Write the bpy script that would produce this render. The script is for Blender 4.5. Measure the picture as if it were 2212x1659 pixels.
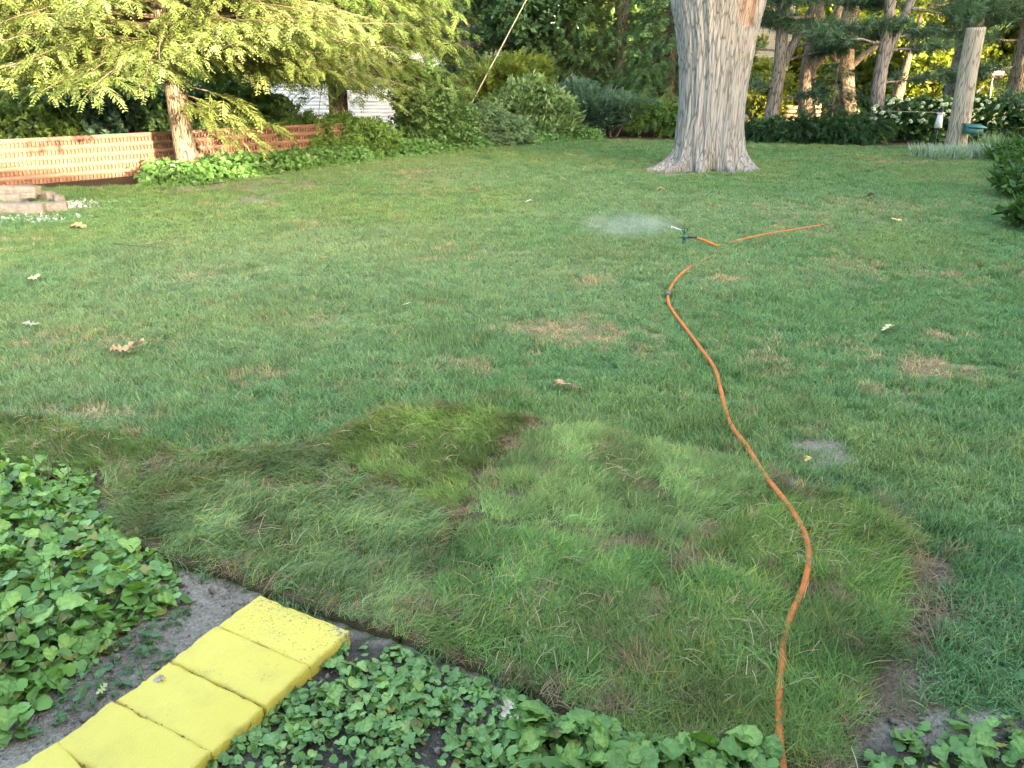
import bpy, math, random
import numpy as np
from mathutils import Vector, Matrix

for o in list(bpy.data.objects):
    bpy.data.objects.remove(o)
SC = bpy.context.scene
COL = SC.collection
PI = math.pi

# ------------------------------------------------------------------ camera, sky, sun, exposure
PW, PH, FPX, HOR, CH = 2212.0, 1659.0, 1680.0, 160.0, 1.9      # survey of the place: focal length, horizon row, eye height
PITCH = math.atan((PH / 2 - HOR) / FPX)
cam = bpy.data.objects.new('camera', bpy.data.cameras.new('camera'))
COL.objects.link(cam)
cam.location = (0, 0, CH)
cam.rotation_euler = (PI / 2 - PITCH, 0, 0)
cam.data.sensor_width = 36
cam.data.lens = FPX / PW * 36
cam.data.clip_start = 0.05
cam.data.clip_end = 1500
SC.camera = cam

SUN_AZ, SUN_EL = math.radians(40), math.radians(11.5)          # low evening sun behind the viewer, to the right
world = bpy.data.worlds.new('World')
SC.world = world
world.use_nodes = True
wn = world.node_tree
sky = wn.nodes.new('ShaderNodeTexSky')
sky.sky_type = 'NISHITA'
sky.sun_disc = False
sky.sun_elevation = SUN_EL
sky.sun_rotation = PI - SUN_AZ
sky.air_density = 1.0
sky.dust_density = 4.0
sky.ozone_density = 0.6
wn.nodes['Background'].inputs[1].default_value = 0.15
wn.links.new(sky.outputs[0], wn.nodes['Background'].inputs[0])

sl = bpy.data.lights.new('sun', 'SUN')
sl.energy = 2.0
sl.angle = math.radians(0.6)
sl.color = (1.0, 0.83, 0.56)
sun = bpy.data.objects.new('sun', sl)
COL.objects.link(sun)
sdir = Vector((-math.sin(SUN_AZ) * math.cos(SUN_EL), math.cos(SUN_AZ) * math.cos(SUN_EL), -math.sin(SUN_EL)))
sun.rotation_euler = sdir.to_track_quat('-Z', 'Y').to_euler()
sun.location = (20, -24, 12)

vs = SC.view_settings
vs.view_transform = 'Standard'
vs.look = 'None'
vs.exposure = 3.97
vs.gamma = 1.0
SC.render.engine = 'CYCLES'
SC.cycles.max_bounces = 6
SC.cycles.diffuse_bounces = 4
SC.cycles.transparent_max_bounces = 8
SC.cycles.use_denoising = True
SC.cycles.denoiser = 'OPENIMAGEDENOISE'
SC.cycles.denoising_input_passes = 'RGB_ALBEDO_NORMAL'
SC.cycles.denoising_prefilter = 'NONE'


# ------------------------------------------------------------------ helpers
def ray(px, py):
    u, v = (px - PW / 2) / FPX, -(py - PH / 2) / FPX
    return np.array([u, math.cos(PITCH) + v * math.sin(PITCH), -math.sin(PITCH) + v * math.cos(PITCH)])


def G(px, py, z=0.0):
    d = ray(px, py)
    return np.array([0, 0, CH]) + d * ((z - CH) / d[2])


def D(px, py, Y):
    d = ray(px, py)
    return np.array([0, 0, CH]) + d * (Y / d[1])


def tag(o, label=None, cat=None, group=None, kind=None):
    if label: o['label'] = label
    if cat: o['category'] = cat
    if group: o['group'] = group
    if kind: o['kind'] = kind
    return o


def empty(name, loc, label, cat, group=None):
    o = bpy.data.objects.new(name, None)
    COL.objects.link(o)
    o.location = loc
    o.empty_display_size = 0.1
    return tag(o, label, cat, group)


class MB:
    """mesh builder: collects numpy vertex/face blocks"""
    def __init__(s):
        s.v, s.f, s.t, s.n = [], {3: [], 4: []}, [], 0

    def add(s, V, F, tint=None):
        V = np.asarray(V, float).reshape(-1, 3)
        if isinstance(F, np.ndarray):
            s.f[F.shape[1]].append(F + s.n)
        else:
            for k in (3, 4):
                ff = [f for f in F if len(f) == k]
                if ff: s.f[k].append(np.array(ff) + s.n)
        if tint is None: tint = (1, 1, 1)
        tint = np.asarray(tint, float)
        if tint.ndim == 1: tint = np.tile(tint, (len(V), 1))
        s.v.append(V); s.t.append(tint); s.n += len(V)
        return s

    def box(s, x0, x1, y0, y1, z0, z1, tint=None):
        V = [(x, y, z) for z in (z0, z1) for y in (y0, y1) for x in (x0, x1)]
        return s.add(V, [(0, 2, 3, 1), (4, 5, 7, 6), (0, 1, 5, 4), (2, 6, 7, 3), (0, 4, 6, 2), (1, 3, 7, 5)], tint)

    def tube(s, path, rad, n=6, tint=None, caps=True, squash=None):
        P = np.asarray(path, float)
        m = len(P)
        r = np.broadcast_to(np.asarray(rad, float), (m,))
        T = np.gradient(P, axis=0)
        T /= np.linalg.norm(T, axis=1)[:, None] + 1e-9
        ref = np.array([0, 0, 1.0]) if abs(T[:, 2]).mean() < 0.8 else np.array([0, 1.0, 0])
        A = np.cross(T, ref); A /= np.linalg.norm(A, axis=1)[:, None] + 1e-9
        B = np.cross(A, T)
        th = np.arange(n) * 2 * PI / n
        V = P[:, None, :] + r[:, None, None] * (np.cos(th)[None, :, None] * A[:, None, :] + np.sin(th)[None, :, None] * B[:, None, :])
        V = V.reshape(-1, 3)
        i = np.arange(m - 1)[:, None] * n
        j = np.arange(n)[None, :]
        k = (j + 1) % n
        F = np.stack([i + j, i + n + j, i + n + k, i + k], -1).reshape(-1, 4)
        base = s.n
        s.add(V, F, tint)
        if caps:
            for row, pt, fl in ((0, P[0], 1), (m - 1, P[-1], 0)):
                idx = base + row * n + np.arange(n)
                tri = np.stack([np.full(n, s.n), idx, np.roll(idx, -1)], -1)
                if fl: pass
                else: tri = tri[:, ::-1]
                s.v.append(np.array([pt])); s.t.append(np.array([tint if tint is not None and np.ndim(tint) == 1 else (1, 1, 1)], float))
                s.f[3].append(tri); s.n += 1
        return s

    def build(s, name, mat=None, parent=None, smooth=False):
        me = bpy.data.meshes.new(name)
        V = np.concatenate(s.v); T = np.concatenate(s.t)
        f3 = np.concatenate(s.f[3]) if s.f[3] else np.zeros((0, 3), int)
        f4 = np.concatenate(s.f[4]) if s.f[4] else np.zeros((0, 4), int)
        me.vertices.add(len(V)); me.vertices.foreach_set('co', V.astype(np.float32).ravel())
        nl = f3.size + f4.size
        me.loops.add(nl)
        me.loops.foreach_set('vertex_index', np.concatenate([f3.ravel(), f4.ravel()]).astype(np.int32))
        npoly = len(f3) + len(f4)
        me.polygons.add(npoly)
        ls = np.concatenate([np.arange(len(f3)) * 3, f3.size + np.arange(len(f4)) * 4]).astype(np.int32)
        me.polygons.foreach_set('loop_start', ls)
        if smooth: me.polygons.foreach_set('use_smooth', np.ones(npoly, bool))
        a = me.attributes.new('tint', 'FLOAT_COLOR', 'POINT')
        a.data.foreach_set('color', np.concatenate([T, np.ones((len(T), 1))], 1).astype(np.float32).ravel())
        me.update(calc_edges=True)
        me.validate()
        if mat: me.materials.append(mat)
        o = bpy.data.objects.new(name, me)
        COL.objects.link(o)
        if parent is not None: o.parent = parent
        return o


# value noise
_lat = np.random.RandomState(7).rand(256, 256)


def vn(x, y, s=0):
    x = np.asarray(x, float) + s * 17.31; y = np.asarray(y, float) + s * 9.77
    xi = np.floor(x).astype(int); yi = np.floor(y).astype(int)
    fx = x - xi; fy = y - yi
    fx = fx * fx * (3 - 2 * fx); fy = fy * fy * (3 - 2 * fy)
    a = _lat[xi & 255, yi & 255]; b = _lat[(xi + 1) & 255, yi & 255]
    c = _lat[xi & 255, (yi + 1) & 255]; d = _lat[(xi + 1) & 255, (yi + 1) & 255]
    return (a * (1 - fx) + b * fx) * (1 - fy) + (c * (1 - fx) + d * fx) * fy


def fbm(x, y, s=0, o=4):
    t, a, n = 0, 1.0, 0
    for i in range(o):
        t = t + a * vn(x * 2 ** i, y * 2 ** i, s + i * 3); n += a; a *= 0.5
    return t / n


def inpoly(x, y, poly):
    r = np.zeros(np.shape(x), bool)
    P = np.asarray(poly)
    j = len(P) - 1
    for i in range(len(P)):
        xi, yi, xj, yj = P[i, 0], P[i, 1], P[j, 0], P[j, 1]
        c = ((yi > y) != (yj > y)) & (x < (xj - xi) * (y - yi) / (yj - yi + 1e-12) + xi)
        r ^= c
        j = i
    return r


def polydist(x, y, poly):
    """distance to polygon outline"""
    P = np.asarray(poly)[:, :2]
    d = np.full(np.shape(x), 1e9)
    for i in range(len(P)):
        a, b = P[i], P[(i + 1) % len(P)]
        ab = b - a
        t = np.clip(((x - a[0]) * ab[0] + (y - a[1]) * ab[1]) / (ab @ ab + 1e-12), 0, 1)
        d = np.minimum(d, np.hypot(x - a[0] - t * ab[0], y - a[1] - t * ab[1]))
    return d


def pathdist(x, y, P):
    d = np.full(np.shape(x), 1e9)
    for a, b in zip(P[:-1], P[1:]):
        a = a[:2]; b = b[:2]; ab = b - a
        t = np.clip(((x - a[0]) * ab[0] + (y - a[1]) * ab[1]) / (ab @ ab + 1e-12), 0, 1)
        d = np.minimum(d, np.hypot(x - a[0] - t * ab[0], y - a[1] - t * ab[1]))
    return d


def spline(P, n):
    """Catmull-Rom through points"""
    P = np.asarray(P, float)
    Q = np.vstack([2 * P[0] - P[1], P, 2 * P[-1] - P[-2]])
    out = []
    for i in range(1, len(Q) - 2):
        t = np.linspace(0, 1, n, endpoint=False)[:, None]
        p0, p1, p2, p3 = Q[i - 1], Q[i], Q[i + 1], Q[i + 2]
        out.append(0.5 * (2 * p1 + (p2 - p0) * t + (2 * p0 - 5 * p1 + 4 * p2 - p3) * t ** 2 + (3 * p1 - p0 - 3 * p2 + p3) * t ** 3))
    return np.vstack(out + [P[-1:]])


# ------------------------------------------------------------------ materials
def newmat(name):
    m = bpy.data.materials.new(name)
    m.use_nodes = True
    nt = m.node_tree
    return m, nt, nt.nodes, nt.links, nt.nodes['Principled BSDF']


def surf(name, c1, c2=None, scale=8.0, rough=0.8, bump=0.0, bscale=None, stretch=(1, 1, 1), attr=False, spec=0.3, detail=6, obj_var=0.0, metal=0.0):
    """noise mix of two colours with bump; optionally multiplied by the mesh tint"""
    m, nt, N, L, b = newmat(name)
    tc = N.new('ShaderNodeTexCoord'); mp = N.new('ShaderNodeMapping')
    mp.inputs['Scale'].default_value = stretch
    L.new(tc.outputs['Object'], mp.inputs[0])
    nz = N.new('ShaderNodeTexNoise'); nz.inputs['Scale'].default_value = scale; nz.inputs['Detail'].default_value = detail
    nz.inputs['Roughness'].default_value = 0.65
    L.new(mp.outputs[0], nz.inputs['Vector'])
    mr = N.new('ShaderNodeMapRange'); mr.inputs[1].default_value = 0.32; mr.inputs[2].default_value = 0.68
    L.new(nz.outputs[0], mr.inputs[0])
    mx = N.new('ShaderNodeMix'); mx.data_type = 'RGBA'
    mx.inputs[6].default_value = (*c1, 1); mx.inputs[7].default_value = (*(c2 or c1), 1)
    L.new(mr.outputs[0], mx.inputs[0])
    out = mx.outputs[2]
    if attr:
        at = N.new('ShaderNodeAttribute'); at.attribute_name = 'tint'
        mm = N.new('ShaderNodeMix'); mm.data_type = 'RGBA'; mm.blend_type = 'MULTIPLY'; mm.inputs[0].default_value = 1
        L.new(out, mm.inputs[6]); L.new(at.outputs['Color'], mm.inputs[7]); out = mm.outputs[2]
    if obj_var:
        oi = N.new('ShaderNodeObjectInfo'); hs = N.new('ShaderNodeHueSaturation')
        r1 = N.new('ShaderNodeMapRange'); r1.inputs[3].default_value = 1 - obj_var; r1.inputs[4].default_value = 1 + obj_var
        L.new(oi.outputs['Random'], r1.inputs[0]); L.new(r1.outputs[0], hs.inputs['Value']); L.new(out, hs.inputs['Color']); out = hs.outputs[0]
    L.new(out, b.inputs['Base Color'])
    b.inputs['Roughness'].default_value = rough
    b.inputs['Metallic'].default_value = metal
    b.inputs['Specular IOR Level'].default_value = spec
    if bump:
        n2 = N.new('ShaderNodeTexNoise'); n2.inputs['Scale'].default_value = bscale or scale * 3; n2.inputs['Detail'].default_value = 8
        L.new(mp.outputs[0], n2.inputs['Vector'])
        bp = N.new('ShaderNodeBump'); bp.inputs['Strength'].default_value = bump; bp.inputs['Distance'].default_value = 0.02
        L.new(n2.outputs[0], bp.inputs['Height']); L.new(bp.outputs[0], b.inputs['Normal'])
    return m


def leafmat(name, mult=(1, 1, 1), transl=0.35, rough=0.5, spec=0.35, src='GEOMETRY', per_obj=0.0, tcol=(1.25, 1.15, 0.55)):
    m, nt, N, L, b = newmat(name)
    at = N.new('ShaderNodeAttribute'); at.attribute_name = 'tint'; at.attribute_type = src
    mm = N.new('ShaderNodeMix'); mm.data_type = 'RGBA'; mm.blend_type = 'MULTIPLY'; mm.inputs[0].default_value = 1
    mm.inputs[7].default_value = (*mult, 1)
    L.new(at.outputs['Color'], mm.inputs[6])
    out = mm.outputs[2]
    if src == 'INSTANCER':
        a2 = N.new('ShaderNodeAttribute'); a2.attribute_name = 'tint'
        m2 = N.new('ShaderNodeMix'); m2.data_type = 'RGBA'; m2.blend_type = 'MULTIPLY'; m2.inputs[0].default_value = 1
        L.new(out, m2.inputs[6]); L.new(a2.outputs['Color'], m2.inputs[7]); out = m2.outputs[2]
    if per_obj:
        oi = N.new('ShaderNodeObjectInfo'); hs = N.new('ShaderNodeHueSaturation')
        r1 = N.new('ShaderNodeMapRange'); r1.inputs[3].default_value = 1 - per_obj; r1.inputs[4].default_value = 1 + per_obj
        r2 = N.new('ShaderNodeMapRange'); r2.inputs[3].default_value = 0.515; r2.inputs[4].default_value = 0.48
        L.new(oi.outputs['Random'], r1.inputs[0]); L.new(r1.outputs[0], hs.inputs['Value'])
        L.new(oi.outputs['Random'], r2.inputs[0]); L.new(r2.outputs[0], hs.inputs['Hue'])
        L.new(out, hs.inputs['Color']); out = hs.outputs[0]
        tc = N.new('ShaderNodeTexCoord'); nz = N.new('ShaderNodeTexNoise'); nz.inputs['Scale'].default_value = 3.5; nz.inputs['Detail'].default_value = 5
        L.new(tc.outputs['Object'], nz.inputs['Vector'])
        r3 = N.new('ShaderNodeMapRange'); r3.inputs[1].default_value = .3; r3.inputs[2].default_value = .7; r3.inputs[3].default_value = .72; r3.inputs[4].default_value = 1.22
        L.new(nz.outputs[0], r3.inputs[0])
        h2 = N.new('ShaderNodeHueSaturation'); L.new(r3.outputs[0], h2.inputs['Value']); L.new(out, h2.inputs['Color']); out = h2.outputs[0]
        bp = N.new('ShaderNodeBump'); bp.inputs['Strength'].default_value = .35; bp.inputs['Distance'].default_value = .15
        L.new(nz.outputs[0], bp.inputs['Height']); L.new(bp.outputs[0], b.inputs['Normal'])
    L.new(out, b.inputs['Base Color'])
    b.inputs['Roughness'].default_value = rough
    b.inputs['Specular IOR Level'].default_value = spec
    tr = N.new('ShaderNodeBsdfTranslucent')
    tm = N.new('ShaderNodeMix'); tm.data_type = 'RGBA'; tm.blend_type = 'MULTIPLY'; tm.inputs[0].default_value = 1
    tm.inputs[7].default_value = (*tcol, 1)
    L.new(out, tm.inputs[6]); L.new(tm.outputs[2], tr.inputs[0])
    ms = N.new('ShaderNodeMixShader'); ms.inputs[0].default_value = transl
    L.new(b.outputs[0], ms.inputs[1]); L.new(tr.outputs[0], ms.inputs[2])
    L.new(ms.outputs[0], nt.nodes['Material Output'].inputs[0])
    return m


def barkmat(name, c1, c2, zs=0.18, sc=14, bump=0.9, attr=False):
    m, nt, N, L, b = newmat(name)
    tc = N.new('ShaderNodeTexCoord'); mp = N.new('ShaderNodeMapping'); mp.inputs['Scale'].default_value = (1, 1, zs)
    L.new(tc.outputs['Object'], mp.inputs[0])
    nz = N.new('ShaderNodeTexNoise'); nz.inputs['Scale'].default_value = sc; nz.inputs['Detail'].default_value = 9; nz.inputs['Roughness'].default_value = 0.7
    nz.inputs['Distortion'].default_value = 0.6
    L.new(mp.outputs[0], nz.inputs['Vector'])
    vr = N.new('ShaderNodeTexVoronoi'); vr.feature = 'DISTANCE_TO_EDGE'; vr.inputs['Scale'].default_value = sc * 1.6
    L.new(mp.outputs[0], vr.inputs['Vector'])
    cr = N.new('ShaderNodeMapRange'); cr.inputs[1].default_value = 0.0; cr.inputs[2].default_value = 0.12
    L.new(vr.outputs[0], cr.inputs[0])
    hm = N.new('ShaderNodeMath'); hm.operation = 'MULTIPLY'
    L.new(nz.outputs[0], hm.inputs[0]); L.new(cr.outputs[0], hm.inputs[1])
    mr = N.new('ShaderNodeMapRange'); mr.inputs[1].default_value = 0.12; mr.inputs[2].default_value = 0.58
    L.new(hm.outputs[0], mr.inputs[0])
    mx = N.new('ShaderNodeMix'); mx.data_type = 'RGBA'
    mx.inputs[6].default_value = (*c1, 1); mx.inputs[7].default_value = (*c2, 1)
    L.new(mr.outputs[0], mx.inputs[0])
    out = mx.outputs[2]
    if attr:
        at = N.new('ShaderNodeAttribute'); at.attribute_name = 'tint'
        mm = N.new('ShaderNodeMix'); mm.data_type = 'RGBA'; mm.blend_type = 'MULTIPLY'; mm.inputs[0].default_value = 1
        L.new(out, mm.inputs[6]); L.new(at.outputs['Color'], mm.inputs[7]); out = mm.outputs[2]
    L.new(out, b.inputs['Base Color'])
    b.inputs['Roughness'].default_value = 0.9
    b.inputs['Specular IOR Level'].default_value = 0.15
    bp = N.new('ShaderNodeBump'); bp.inputs['Strength'].default_value = bump; bp.inputs['Distance'].default_value = 0.03
    L.new(hm.outputs[0], bp.inputs['Height']); L.new(bp.outputs[0], b.inputs['Normal'])
    return m


M = {}
M['ground'] = surf('ground_cover_soil', (0.55, 0.54, 0.52), (1.4, 1.38, 1.34), 70, 0.95, 1.0, 120, attr=True, spec=0.1)
M['grass'] = leafmat('grass_blades', transl=0.28, rough=0.6, spec=0.14, src='INSTANCER', tcol=(1.2, 1.15, 0.6))
M['sod_soil'] = surf('sod_soil', (0.045, 0.042, 0.02), (0.12, 0.095, 0.05), 60, 0.95, 0.8, 120, spec=0.1)
M['leaf'] = leafmat('leaf_foliage', transl=0.35)
M['hemlock'] = leafmat('hemlock_needles', transl=0.3, rough=0.55, spec=0.2)
M['pine'] = leafmat('pine_needles', transl=0.2, rough=0.6, spec=0.2)
M['violet'] = leafmat('violet_leaf', transl=0.3, rough=0.42, spec=0.4, per_obj=0.28)
M['violet_mass'] = leafmat('violet_leaf_mass', transl=0.3, rough=0.42, spec=0.4)
M['maple_bark'] = barkmat('maple_bark', (0.118, 0.112, 0.10), (0.255, 0.244, 0.225), 0.06, 10, 0.6, attr=True)
M['brown_bark'] = barkmat('brown_bark', (0.06, 0.046, 0.034), (0.27, 0.21, 0.15), 0.12, 18, 0.9)
M['grey_bark'] = barkmat('grey_bark', (0.075, 0.068, 0.06), (0.27, 0.24, 0.21), 0.12, 13, 0.8)
M['twig'] = surf('twig_bark', (0.09, 0.065, 0.045), (0.19, 0.14, 0.09), 20, 0.9)
M['post_wood'] = barkmat('post_wood', (0.16, 0.13, 0.09), (0.42, 0.37, 0.29), 0.06, 18, 0.7)
M['brick'] = surf('red_brick', (0.175, 0.098, 0.07), (0.25, 0.148, 0.108), 14, 0.85, 0.4, 60, obj_var=0.12, spec=0.15)
M['brick_band'] = surf('red_brick_band', (0.21, 0.118, 0.085), (0.265, 0.158, 0.118), 5, 0.85, 0.4, 60, spec=0.15)
M['concrete'] = surf('grey_concrete', (0.13, 0.112, 0.092), (0.22, 0.195, 0.165), 9, 0.9, 0.7, 50, obj_var=0.12, spec=0.15)
M['white_gravel'] = surf('white_gravel', (0.33, 0.32, 0.30), (0.55, 0.54, 0.51), 25, 0.85, 0.3, 60)
M['soil_clod'] = surf('soil_clod', (0.085, 0.073, 0.058), (0.24, 0.205, 0.165), 40, 0.95, 0.6, 90, spec=0.1)
M['white_siding'] = surf('white_siding', (0.74, 0.76, 0.78), (0.82, 0.83, 0.84), 3, 0.6)
M['beige'] = surf('beige_siding', (0.42, 0.37, 0.29), (0.5, 0.45, 0.36), 3, 0.8)
M['roof'] = surf('roof_shingle', (0.06, 0.055, 0.05), (0.12, 0.11, 0.1), 20, 0.9, 0.5, 60)
M['glass'] = surf('window_glass', (0.03, 0.04, 0.05), None, 2, 0.06, spec=0.6)
M['foundation'] = surf('foundation', (0.16, 0.19, 0.23), (0.2, 0.23, 0.27), 6, 0.9)
M['asphalt'] = surf('asphalt', (0.045, 0.045, 0.045), (0.07, 0.068, 0.065), 30, 0.9, 0.5, 90)
M['hose'] = surf('orange_rubber', (0.30, 0.078, 0.010), (0.47, 0.125, 0.015), 18, 0.5, 0.15, 160, spec=0.35)
M['black_plastic'] = surf('black_plastic', (0.015, 0.016, 0.018), (0.03, 0.03, 0.032), 20, 0.4, spec=0.5)
M['grey_plastic'] = surf('grey_plastic', (0.14, 0.15, 0.16), (0.2, 0.2, 0.21), 30, 0.45, spec=0.5)
M['green_plastic'] = surf('dark_green_plastic', (0.01, 0.05, 0.045), (0.015, 0.07, 0.06), 20, 0.35, spec=0.5)
M['green_metal'] = surf('green_painted_metal', (0.02, 0.10, 0.09), (0.035, 0.14, 0.125), 12, 0.45, spec=0.4)
M['white_paint'] = surf('white_paint', (0.7, 0.7, 0.68), (0.8, 0.8, 0.78), 10, 0.6)
M['dark_paint'] = surf('dark_paint', (0.02, 0.035, 0.04), None, 10, 0.5)
M['steel'] = surf('grey_steel', (0.3, 0.3, 0.3), (0.42, 0.42, 0.42), 20, 0.5, metal=0.3)
M['rope'] = surf('tan_rope', (0.42, 0.36, 0.24), (0.55, 0.48, 0.34), 60, 0.9)
M['sign_back'] = surf('sign_back', (0.3, 0.27, 0.24), (0.36, 0.33, 0.3), 8, 0.5)
M['sign_red'] = surf('sign_red', (0.45, 0.02, 0.02), None, 8, 0.5)
M['tan_board'] = surf('tan_board', (0.42, 0.28, 0.17), (0.55, 0.38, 0.24), 12, 0.8)
M['flower'] = leafmat('flower_petals', transl=0.25, rough=0.7, spec=0.1, tcol=(1, 1, 1))
M['dry'] = leafmat('dry_leaf', transl=0.15, rough=0.7, spec=0.15, tcol=(1, 1, 1))


def yellow_paint(name, wear, seed):
    m, nt, N, L, b = newmat(name)
    tc = N.new('ShaderNodeTexCoord'); mp = N.new('ShaderNodeMapping'); mp.inputs['Location'].default_value = (seed * 3.1, seed * 1.7, 0)
    L.new(tc.outputs['Object'], mp.inputs[0])
    nz = N.new('ShaderNodeTexNoise'); nz.inputs['Scale'].default_value = 75; nz.inputs['Detail'].default_value = 10; nz.inputs['Roughness'].default_value = 0.75
    L.new(mp.outputs[0], nz.inputs['Vector'])
    big = N.new('ShaderNodeTexNoise'); big.inputs['Scale'].default_value = 5; big.inputs['Detail'].default_value = 2
    L.new(mp.outputs[0], big.inputs['Vector'])
    ad = N.new('ShaderNodeMath'); ad.operation = 'MULTIPLY_ADD'; ad.inputs[1].default_value = 0.55
    L.new(big.outputs[0], ad.inputs[0]); L.new(nz.outputs[0], ad.inputs[2])
    mr = N.new('ShaderNodeMapRange'); mr.inputs[1].default_value = 1.0 - wear; mr.inputs[2].default_value = 1.02 - wear
    L.new(ad.outputs[0], mr.inputs[0])
    cn = N.new('ShaderNodeTexNoise'); cn.inputs['Scale'].default_value = 3; L.new(mp.outputs[0], cn.inputs['Vector'])
    yc = N.new('ShaderNodeMix'); yc.data_type = 'RGBA'
    yc.inputs[6].default_value = (0.46, 0.352, 0.04, 1); yc.inputs[7].default_value = (0.54, 0.428, 0.075, 1)
    L.new(cn.outputs[0], yc.inputs[0])
    mx = N.new('ShaderNodeMix'); mx.data_type = 'RGBA'; mx.inputs[7].default_value = (0.17, 0.15, 0.115, 1)
    L.new(yc.outputs[2], mx.inputs[6]); L.new(mr.outputs[0], mx.inputs[0])
    dn = N.new('ShaderNodeTexNoise'); dn.inputs['Scale'].default_value = 9; dn.inputs['Detail'].default_value = 7; L.new(mp.outputs[0], dn.inputs['Vector'])
    dr = N.new('ShaderNodeMapRange'); dr.inputs[1].default_value = .5; dr.inputs[2].default_value = .8; dr.inputs[4].default_value = .38; L.new(dn.outputs[0], dr.inputs[0])
    dm = N.new('ShaderNodeMix'); dm.data_type = 'RGBA'; dm.inputs[7].default_value = (.30, .235, .06, 1)
    L.new(dr.outputs[0], dm.inputs[0]); L.new(mx.outputs[2], dm.inputs[6])
    L.new(dm.outputs[2], b.inputs['Base Color'])
    b.inputs['Roughness'].default_value = 0.55
    b.inputs['Specular IOR Level'].default_value = 0.3
    bp = N.new('ShaderNodeBump'); bp.inputs['Strength'].default_value = 0.7; bp.inputs['Distance'].default_value = 0.005
    b2 = N.new('ShaderNodeTexNoise'); b2.inputs['Scale'].default_value = 110; b2.inputs['Detail'].default_value = 6
    L.new(mp.outputs[0], b2.inputs['Vector']); L.new(b2.outputs[0], bp.inputs['Height']); L.new(bp.outputs[0], b.inputs['Normal'])
    return m


# ------------------------------------------------------------------ layout of the yard on the ground (metres)
def gp(lst): return np.array([G(a, b)[:2] for a, b in lst])


SOD = {
    'A': [(-260, 880), (60, 912), (300, 950), (412, 985), (200, 1032), (120, 1045), (-260, 1080)],
    'B': [(205, 1036), (416, 990), (690, 962), (790, 1050), (905, 1095), (985, 1140), (930, 1270), (862, 1388), (750, 1348), (592, 1293), (480, 1248), (330, 1206), (240, 1145)],
    'C': [(694, 960), (838, 892), (960, 880), (1172, 914), (1065, 1008), (995, 1134), (908, 1090), (795, 1046)],
    'D': [(1176, 916), (1290, 935), (1480, 985), (1660, 1030), (1705, 1062), (1600, 1130), (1450, 1205), (1200, 1165), (1000, 1130), (1070, 1010)],
    'E': [(1709, 1064), (1900, 1100), (1985, 1195), (1955, 1328), (1715, 1305), (1590, 1262), (1455, 1206), (1604, 1132)],
    'F': [(866, 1388), (935, 1272), (990, 1142), (1200, 1170), (1448, 1210), (1410, 1370), (1330, 1480), (1300, 1588), (1160, 1508), (990, 1438)],
    'G': [(1453, 1211), (1588, 1266), (1713, 1309), (1953, 1332), (1918, 1420), (1848, 1530), (1830, 1700), (1400, 1700), (1304, 1592), (1335, 1482), (1414, 1372)],
}
SOD = {k: gp(v) for k, v in SOD.items()}
SOIL = gp([(-500, 1000), (120, 1046), (200, 1036), (240, 1148), (330, 1210), (480, 1252), (590, 1297), (750, 1352), (860, 1392), (990, 1442), (1160, 1512), (1300, 1592), (1400, 1680), (1830, 1690), (1850, 1560), (2060, 1530), (2300, 1540), (2600, 1900), (2600, 2600), (-800, 2600)])
SOIL_R = gp([(1985, 1195), (2060, 1180), (2075, 1300), (2040, 1400), (2050, 1530), (1950, 1575), (1850, 1532), (1920, 1422), (1955, 1330)])
# worn spots: px, py, rx, ry, strength, kind (0 straw, 1 bare soil)
SPOT = [(1255, 722, 150, 30, .75, 0), (2010, 800, 85, 26, .9, 0), (570, 818, 75, 22, .6, 0), (850, 888, 80, 18, .9, 1), (1785, 985, 75, 50, .95, 1),
        (1690, 1046, 45, 12, 1.0, 1), (1640, 970, 25, 25, .7, 1), (545, 432, 70, 14, .9, 1), (900, 371, 45, 5, .8, 0), (2020, 590, 45, 16, .5, 0), (25, 590, 45, 14, .6, 1),
        (110, 735, 50, 20, .5, 0), (240, 895, 140, 22, .65, 0), (470, 402, 260, 18, .9, 1), (2045, 730, 55, 12, .7, 0), (1830, 570, 70, 22, .45, 0),
        (1960, 860, 70, 24, .5, 0), (1930, 1060, 70, 14, .7, 1), (1120, 548, 120, 5, .7, 1), (1275, 612, 40, 8, .6, 0), (1540, 605, 50, 12, .4, 0), (1400, 760, 60, 20, .4, 0),
        (130, 445, 110, 16, .9, 1), (200, 400, 260, 14, .75, 1), (660, 405, 120, 10, .7, 1), (1445, 372, 70, 12, .8, 1), (2090, 1120, 50, 30, .6, 1), (2175, 535, 30, 18, .9, 1), (2205, 600, 22, 60, .9, 1),
        (1850, 440, 90, 14, .35, 0), (1000, 790, 70, 20, .35, 0), (700, 700, 90, 16, .25, 0), (400, 600, 120, 14, .3, 0), (1660, 800, 60, 25, .25, 0), (1250, 303, 120, 3, .7, 0), (1970, 352, 110, 5, .6, 0)]
SPOTW = []
for px, py, rx, ry, st, kd in SPOT:
    c = G(px, py); ex = abs(G(px + rx, py)[0] - c[0]); ey = abs(G(px, py - ry)[1] - G(px, py + ry)[1]) / 2
    SPOTW.append((c[0], c[1], ex, ey, st, kd))
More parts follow.
